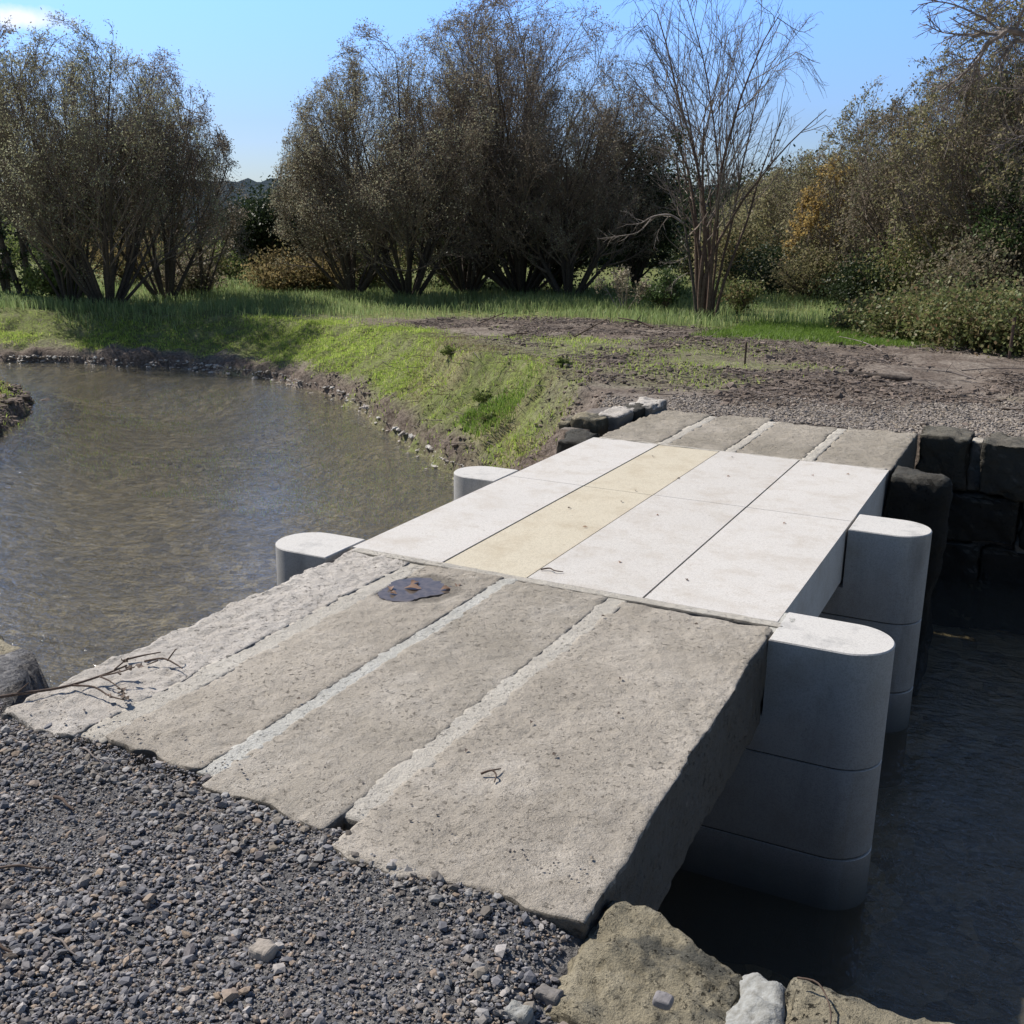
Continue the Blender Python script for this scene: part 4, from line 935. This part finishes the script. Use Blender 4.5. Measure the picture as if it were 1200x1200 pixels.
# paler loose pebbles by the slab ends and wall
n = 2300; x = r.uniform(-3.0, -.3, n); e = 2.12 - .02 * (x + 3); y = e - np.abs(r.normal(0, .09, n)) - .01; y = np.where(x > -1.0, 1.75 - .2 * (x + .74) - np.abs(r.normal(0, .10, n)), y)
k = slabmask(x, y); x, y = x[k], y[k]; n = len(x); size = np.clip(r.lognormal(math.log(.012), .45, n), .006, .034)
M['pale'] = m_islands('pale_pebbles', [(.22, .19, .16), (.34, .33, .32), (.14, .12, .10), (.42, .41, .40), (.26, .22, .17)], .8)
V, fl = rocks(x, y, H(x, y) + size * .3, size, r); mesh('pale_pebbles', V, fl, M['pale'], smooth=False, label='paler pebbles loosely gathered along the slab ends', cat='gravel', kind='stuff')
# bigger loose stones one can point to
# weeds on the bank: broad leafy plants one can tell apart
for k, (x, y, h_, lb) in enumerate([(-5.75, 10.75, .14, 'leafy green weed on the upper bank beside the bright grass'), (-5.3, 10.05, .12, 'leafy weed in the middle of the bright green bank grass'), (-6.9, 12.0, .13, 'dark leafy weed at the bend of the bank'), (-4.7, 10.6, .10, 'small weed on the straw-covered bank near the wing wall')]):
    rw = np.random.default_rng(700 + k); n_ = 60; a = rw.random(n_) * 6.28; e_ = rw.uniform(.2, 1.2, n_); d = np.stack([np.cos(a) * np.cos(e_), np.sin(a) * np.cos(e_), np.sin(e_)], 1)
    P, Rr = grow(np.zeros((n_, 3)), d, h_ * rw.uniform(.6, 1.2, n_), 4, -.05, .1, np.full(n_, .002), .001, rw)
    tV, tF = tubes(P, Rr, 3); lV, lF = leaves(P, 240, .045, .028, rw, .01, .3); t_ = thing('weed', lb, 'plant', (x, y, float(H(x, y)[0])), 'weeds on the bank')
    crown(tV, tF, lV, lF, M['bushgreen'], M['bushgreen'], t_)
for k, (x, y, s, mt, lb) in enumerate([(-.83, 1.73, .045, 'mortar3', 'whitish grey stone on the gravel left of the lichened wall stone'), (-.555, 1.86, .035, 'gravel', 'grey stone lying on the lichened wall stone'), (-.80, 1.82, .05, 'pale', 'whitest loose stone at the foot of the lichened wall stone'),
        (-1.42, 1.62, .05, 'gravel2', 'flat grey stone in the gravel below the middle slab'), (-1.93, 1.30, .055, 'gravel', 'dark flat stone near the lower left of the gravel'), (-.70, 1.72, .05, 'pale', 'tan stone in the pebbles beside the wall')]):
    V, fl = block((-s * .55, -s * .42, -s * .25), (s * .55, s * .42, s * .3), s * .1, s * .16, s * .09, s * .05, .001, 30 + k, None, 24, 60)
    zz = float(H(x, y)[0]) + s * .25 if k != 1 else .0
    mesh('loose_stone', V, fl, M[mt], smooth=False, loc=(x, y, zz), label=lb, cat='stone')
# far gravel strip
def dg(x, y): return zones(x, y)[1] * (sdf(x, y) > .1)
x, y = scatter(60000, -4.4, 3.2, 8.75, 11.5, dg, r); n = len(x); size = r.uniform(.012, .034, n)
V, fl = rocks(x, y, H(x, y) + size * .2, size, r); mesh('far_gravel', V, fl, M['gravel2'], smooth=False, label='pale grey gravel strip behind the far end of the footbridge', cat='gravel', kind='stuff')
# clods over the bare soil
def dc(x, y):
    z_ = zones(x, y); a = n2(x, y, .9, 3, 61); return (1 - z_[2]) * (1 - .9 * z_[1]) * sst(-.45, .35, a) * inview(x, y)
x, y = scatter(110000, -10, 3, 9.2, 18, dc, r); n = len(x); size = np.clip(r.lognormal(math.log(.022), .55, n), .008, .11)
V, fl = rocks(x, y, H(x, y) + size * .12, size, r, .55, .4); mesh('soil_clods', V, fl, M['clod'], smooth=False, label='dark crumbly clods scattered over the bare soil', cat='soil', kind='stuff')
# debris twigs over the soil (uncountable litter)
def litter(n, x0, x1, y0, y1, dens, L0, L1, rad, mat, label):
    x, y = scatter(n, x0, x1, y0, y1, dens, r); n = len(x)
    a = r.random(n) * 6.28; L = r.uniform(L0, L1, n); z = H(x, y) + .012 + r.random(n) * .02
    d = np.stack([np.cos(a), np.sin(a), r.normal(0, .12, n)], 1)
    P, R = grow(np.stack([x, y, z], 1), d, L, 4, 0, .15, np.full(n, rad), rad * .5, r)
    V, fl = tubes(P, R, 3); mesh('twig_litter', V, fl, M[mat], label=label, cat='twigs', kind='stuff')
litter(12000, -10, 3, 9.6, 18, lambda x, y: dc(x, y) * .7 + .05, .06, .35, .005, 'twiggrey', 'grey and brown twig litter strewn over the bare soil')
litter(3500, -15, -3.5, 8.6, 15.5, lambda x, y: zones(x, y)[5] * .8, .05, .30, .004, 'straw', 'dead stalks lying down the slope of the river bank')
# spilled grit on the near slab ends
n = 110; x = r.uniform(-2.9, -.85, n); y = 2.16 + np.abs(r.normal(0, .07, n)); size = r.uniform(.004, .010, n)
V, fl = rocks(x, y, np.full(n, .006) + size * .3, size, r); mesh('spilled_grit', V, fl, M['gravel2'], smooth=False, label='grit spilled onto the near ends of the old slabs', cat='gravel', kind='stuff')
# rocks along the waterline
i = r.integers(21, 40, 6000); t = r.random(6000)[:, None]; pA = RIV[i]; pB = RIV[i + 1]; p = pA + (pB - pA) * t; nrm_ = norm(np.stack([-(pB - pA)[:, 1], (pB - pA)[:, 0]], 1)); p = p + nrm_ * r.normal(.02, .10, 6000)[:, None]
p = p[(p[:, 0] > -24) & (p[:, 0] < -3.6)]; n = len(p); size = np.clip(r.lognormal(math.log(.034), .5, n), .012, .13)
z = np.clip(H(p[:, 0], p[:, 1]), ZW - .04, ZW + .10)
V, fl = rocks(p[:, 0], p[:, 1], z + .01, size, r, .5, .3); mesh('shore_rocks', V, fl, M['shore'], smooth=False, label='pale wet rocks and mud lumps along the far waterline', cat='rocks', kind='stuff')
i = r.integers(10, 16, 1200); t = r.random(1200)[:, None]; pA = RIV[i]; pB = RIV[i + 1]; p = pA + (pB - pA) * t + r.normal(0, .25, (1200, 2)); size = np.clip(r.lognormal(math.log(.06), .5, len(p)), .02, .2); z = np.maximum(H(p[:, 0], p[:, 1]), ZW - .05)
V, fl = rocks(p[:, 0], p[:, 1], z, size, r, .5, .3); mesh('mud_lumps', V, fl, M['clod'], smooth=False, label='dark mud lumps on the spit at the left edge of the water', cat='mud', kind='stuff')
x, y = scatter(9000, -15, -10.5, 8, 12.5, lambda x, y: (sdf(x, y) > .3) * .5, r); V, fl = blades(x, y, r.uniform(.05, .2, len(x)), r.uniform(.006, .012, len(x)), r, .9); mesh('spit_grass', V, fl, M['bracken'], smooth=False, label='dry weeds growing on the muddy spit at the left edge', cat='grass', kind='stuff')

# ------------------------------------------------------------------ individual sticks
def stick(name, label, cat, segs, mat, group=None):
    o0 = np.array(segs[0][0][0], float)
    V, fl = join([tubes(P - o0, R, 6) for P, R in polys(segs)])
    return mesh(name, V, fl, M[mat], loc=tuple(o0), label=label, cat=cat, group=group)
def Gz(u, v, h=.01): # not picture based: plain xy on deck
    return np.array([u, v, h])
tw = [([(-3.08, 2.13, .0), (-2.95, 2.22, .02), (-2.86, 2.33, .02), (-2.80, 2.44, .03), (-2.76, 2.53, .045)], .006, .003),
      ([(-2.84, 2.36, .02), (-2.75, 2.37, .03), (-2.67, 2.36, .02), (-2.60, 2.36, .02)], .004, .002), ([(-2.80, 2.44, .03), (-2.73, 2.47, .05), (-2.70, 2.51, .06)], .003, .002),
      ([(-2.80, 2.44, .03), (-2.74, 2.43, .03), (-2.66, 2.41, .02)], .003, .002), ([(-2.78, 2.49, .04), (-2.76, 2.54, .07)], .003, .002), ([(-2.95, 2.22, .02), (-2.93, 2.26, .05)], .003, .002)]
st1 = thing('fallen_twig', 'longest branching dead twig lying across the near end of the pale rough slab', 'twig', (-3.08, 2.13, 0))
o0 = np.array([-3.08, 2.13, 0.]); V, fl = join([tubes(P - o0, R, 6) for P, R in polys(tw)]); mesh('stem', V, fl, M['stick'], st1)
rr = np.random.default_rng(2); P = np.array([(-2.72, 2.50, .05), (-2.65, 2.40, .03), (-2.61, 2.36, .03), (-2.73, 2.46, .05), (-2.69, 2.52, .06), (-2.63, 2.38, .03), (-2.77, 2.53, .06), (-2.60, 2.37, .02), (-2.67, 2.36, .02)]) - o0
V, fl = join([(v + p, f) for p in P for v, f in [leafshape(.030, .010, .008)]]); V = V + rr.normal(0, .003, V.shape); mesh('withered_leaves', V, fl, M['clod'], st1)
stick('fallen_twig', 'small forked twig on the pale rough slab beyond the longest twig', 'twig', [([(-2.79, 2.64, .012), (-2.72, 2.66, .03), (-2.66, 2.66, .02), (-2.62, 2.65, .015)], .004, .002), ([(-2.70, 2.66, .025), (-2.70, 2.70, .05), (-2.72, 2.73, .04)], .003, .002), ([(-2.74, 2.655, .02), (-2.76, 2.62, .012)], .003, .0015)], 'stick')
stick('fallen_twig', 'short straight twig near the water edge of the pale rough slab', 'twig', [([(-2.86, 2.62, .012), (-2.83, 2.67, .015), (-2.80, 2.73, .012)], .004, .002)], 'stick')
stick('fallen_twig', 'tiny crooked twig on the widest old slab', 'twig', [([(-1.335, 2.50, .012), (-1.31, 2.52, .02), (-1.29, 2.51, .015), (-1.28, 2.48, .01)], .0035, .002), ([(-1.31, 2.52, .02), (-1.295, 2.55, .015)], .003, .0015)], 'stick')
stick('fallen_twig', 'tiny curled twig on the white granite beside the yellowish slab', 'twig', [([(-1.985, 4.29, .006), (-1.95, 4.31, .012), (-1.915, 4.29, .012), (-1.88, 4.31, .006)], .004, .002)], 'stick')
for k, (x, y, a, L, rd, mt, lb) in enumerate([(-1.98, 1.34, 1.2, .085, .0045, 'stick', 'dark short stick in the gravel at lower left'), (-1.86, 1.42, .9, .10, .003, 'twiggrey', 'thin grey stick in the lower left gravel'), (-2.36, 1.86, .85, .11, .0055, 'stick', 'dark stick in the gravel below the pale rough slab'),
        (-2.2, 1.55, 1.9, .16, .0035, 'stick', 'long thin curved stick in the left gravel'), (-1.62, 1.80, 1.0, .10, .002, 'twiggrey', 'pale thin stick below the second old slab'), (-1.62, 1.18, .7, .06, .004, 'stick', 'short brown stick at the bottom of the gravel'), (-2.50, 2.08, .8, .12, .003, 'twiggrey', 'pale stick against the end of the pale rough slab')]):
    z = float(H(x, y)[0]) + .017
    d = np.array([math.cos(a - 1.2), math.sin(a - 1.2) * .6, 0]) * L
    p = np.array([x, y, z]); stick('gravel_stick', lb, 'stick', [([p, p + d * .35 + (0, .004, .006), p + d * .7 + (.003, -.003, .004), p + d], rd, rd * .6)], mt)
stick('thin_twig', 'thin curved twig lying on the right wall stone', 'twig', [([(-.315, 2.04, .02), (-.27, 2.03, .03), (-.235, 1.98, .02), (-.225, 1.93, .01)], .0025, .0015)], 'stick')
# stakes, boards and sticks on the far ground
def gp(u, v, z=-.2):
    b = bear(u, 1.0); D = (1.6 - z) / max(.01, (v - 246 - (u - 600) * .014) * .000745) ; return bear(u, D)
x, y = -3.06, 11.9; z = float(H(x, y)[0])
V, fl = block((-.012, -.012, -.1), (.012, .012, .27), .03, .003, .004, .002); mesh('wooden_stake', V, fl, M['stick'], loc=(x, y, z), label='short dark stake standing upright in the bare soil', cat='stake')
x, y = -1.55, 11.6; z = float(H(x, y)[0])
V, fl = block((-.30, -.035, 0), (.30, .035, .055), .03, .008, .006, .004, 0, 3); V = V @ np.array([[.985, -.17, 0], [.17, .985, 0], [0, 0, 1]]); mesh('wooden_plank', V, fl, M['bark'], loc=(x, y, z + .005), label='dark flat plank lying on the bare soil right of the stake', cat='plank')
x, y = bear(1199, 15.0); z = float(H(x, y)[0])
V, fl = block((-.02, -.02, -.1), (.02, .02, .55), .04, .006, .004, .003); mesh('wooden_post', V, fl, M['barkred'], loc=(x, y, z), label='short reddish post at the right edge in front of the brambles', cat='post')
for k, (x, y, a, L, el, rd, mt, lb) in enumerate([(-6.0, 13.9, .5, .45, .5, .012, 'stick', 'dark stick poking up from the soil near the grass patch'), (-8.6, 15.9, .2, .5, .4, .012, 'stick', 'stick leaning at the edge of the reed grass left of the pale shrub'), (-5.9, 16.9, 2.9, .7, .15, .02, 'stick', 'dark curved root by the pale shrub'), (-2.0, 14.7, 2.4, .9, .1, .008, 'barkpale', 'pale stick in front of the brambles'),
        (-.9, 13.0, .3, 1.0, .04, .008, 'twiggrey', 'long pale twig on the soil at right'), (-.7, 12.2, 2.8, .7, .05, .010, 'twiggrey', 'pale stick on the churned soil at far right'), (-4.6, 12.9, .1, .4, .05, .010, 'stick', 'dark stick on the soil in the middle'), (-7.3, 14.3, 1.0, .4, .1, .012, 'stick', 'dark root lump at the left end of the bare soil'), (-1.2, 15.7, 1.9, .7, .5, .016, 'barkpale', 'pale forked stick poking out of the brambles')]):
    z = float(H(x, y)[0]) + .03; p = np.array([x, y, z]); d = np.array([math.cos(a), math.sin(a), math.tan(el)]) * L
    stick('ground_stick', lb, 'stick', [([p, p + d * .35 + (.02, .03, .02), p + d * .7 + (.03, -.02, .02), p + d], rd, rd * .5), ([p + d * .5 + (.02, 0, .02), p + d * .5 + (.08, .02, .12)], rd * .5, rd * .3)], mt)

# ------------------------------------------------------------------ sky, sun, camera
W = bpy.data.worlds.new('World'); S.world = W; W.use_nodes = True; nt = W.node_tree; nt.nodes.clear(); g = G(nt)
sky = g.n('ShaderNodeTexSky', sky_type='NISHITA'); sky.sun_disc = False; sky.sun_elevation = RAD(SUN_EL); sky.sun_rotation = RAD(SUN_AZ % 360); sky.air_density = 1.0; sky.dust_density = .35; sky.ozone_density = 2.0; sky.altitude = 100
tc = g.n('ShaderNodeTexCoord').outputs['Generated']
def cloudmask(az, el, rx, rz):
    c = Vector((math.sin(RAD(az)) * math.cos(RAD(el)), math.cos(RAD(az)) * math.cos(RAD(el)), math.sin(RAD(el))))
    rt = Vector((math.cos(RAD(az)), -math.sin(RAD(az)), 0)); up = Vector((0, 0, 1))
    sub = g.n('ShaderNodeVectorMath', operation='SUBTRACT'); nt.links.new(tc, sub.inputs[0]); sub.inputs[1].default_value = c
    def dot(v):
        d = g.n('ShaderNodeVectorMath', operation='DOT_PRODUCT'); nt.links.new(sub.outputs[0], d.inputs[0]); d.inputs[1].default_value = v; return d.outputs['Value']
    a = g.math('DIVIDE', dot(rt), rx); b = g.math('DIVIDE', dot(up), rz)
    rr_ = g.math('SQRT', g.math('ADD', g.math('MULTIPLY', a, a), g.math('MULTIPLY', b, b)))
    nz = g.noise(30, 6, .6, vec=tc)
    return g.ramp(g.math('ADD', rr_, g.math('MULTIPLY', g.math('SUBTRACT', nz, .5), 1.6)), [(.25, 1.), (.95, 0.)])
m1 = cloudmask(-49.6, 8.0, .050, .011)
sv = g.n('ShaderNodeSeparateXYZ'); nt.links.new(tc, sv.inputs[0])
low = g.ramp(g.math('ADD', sv.outputs[2], .0), [(0., (.24, .28, .38)), (.07, (.26, .31, .46)), (.17, (.35, .465, .70)), (.45, (.31, .33, .36)), (.8, (.22, .22, .23))])
dt = g.n('ShaderNodeVectorMath', operation='DOT_PRODUCT'); nt.links.new(tc, dt.inputs[0]); dt.inputs[1].default_value = (math.sin(RAD(-30)), math.cos(RAD(-30)), 0)
lobe = g.ramp(dt.outputs['Value'], [(.1, 0.), (.7, 1.)])
fac_ = g.mix(lobe, (.21, .22, .24), low)
skyc = g.n('ShaderNodeVectorMath', operation='MULTIPLY'); nt.links.new(sky.outputs[0], skyc.inputs[0]); nt.links.new(fac_, skyc.inputs[1])
sk2 = g.n('ShaderNodeVectorMath', operation='SCALE'); nt.links.new(skyc.outputs[0], sk2.inputs[0]); sk2.inputs['Scale'].default_value = 4.2
col = g.mix(g.math('MULTIPLY', m1, .85), sk2.outputs[0], (15, 15, 15.5))
bg = g.n('ShaderNodeBackground', i_Strength=.072); nt.links.new(col, bg.inputs[0])
o = g.n('ShaderNodeOutputWorld'); nt.links.new(bg.outputs[0], o.inputs[0])
sd = bpy.data.lights.new('sun', 'SUN'); sd.energy = 5.0; sd.angle = RAD(.5); sd.color = (1, .94, .86)
so = bpy.data.objects.new('sun', sd); COL.objects.link(so)
dv = Vector((math.sin(RAD(SUN_AZ)) * math.cos(RAD(SUN_EL)), math.cos(RAD(SUN_AZ)) * math.cos(RAD(SUN_EL)), math.sin(RAD(SUN_EL))))
so.rotation_euler = dv.to_track_quat('Z', 'Y').to_euler(); so.location = (-8, 8, 12)
cd = bpy.data.cameras.new('camera'); cam = bpy.data.objects.new('camera', cd); COL.objects.link(cam); S.camera = cam
cd.sensor_width = 36; cd.sensor_fit = 'HORIZONTAL'; cd.lens = 36 * F / 1200; cd.clip_start = .05; cd.clip_end = 3000
cam.location = (0, 0, 1.6)
from mathutils import Matrix
f_ = Vector((math.sin(YAW) * math.cos(PITCH), math.cos(YAW) * math.cos(PITCH), -math.sin(PITCH)))
r_ = Vector((math.cos(YAW), -math.sin(YAW), 0)); u_ = r_.cross(f_)
cr, sr = math.cos(ROLL), math.sin(ROLL)
# picture x axis = r*cos + d*sin, picture down axis = -r*sin + d*cos   (d = -u)
xa = r_ * cr + (-u_) * sr; ya = -(r_ * (-sr) + (-u_) * cr)
cam.rotation_euler = Matrix((xa, ya, -f_)).transposed().to_euler()
S.view_settings.view_transform = 'Standard'; S.view_settings.look = 'None'; S.view_settings.exposure = 0; S.view_settings.gamma = 1
S.render.engine = 'CYCLES'; S.cycles.max_bounces = 6; S.cycles.transparent_max_bounces = 12; S.cycles.diffuse_bounces = 3
S.cycles.use_denoising = True
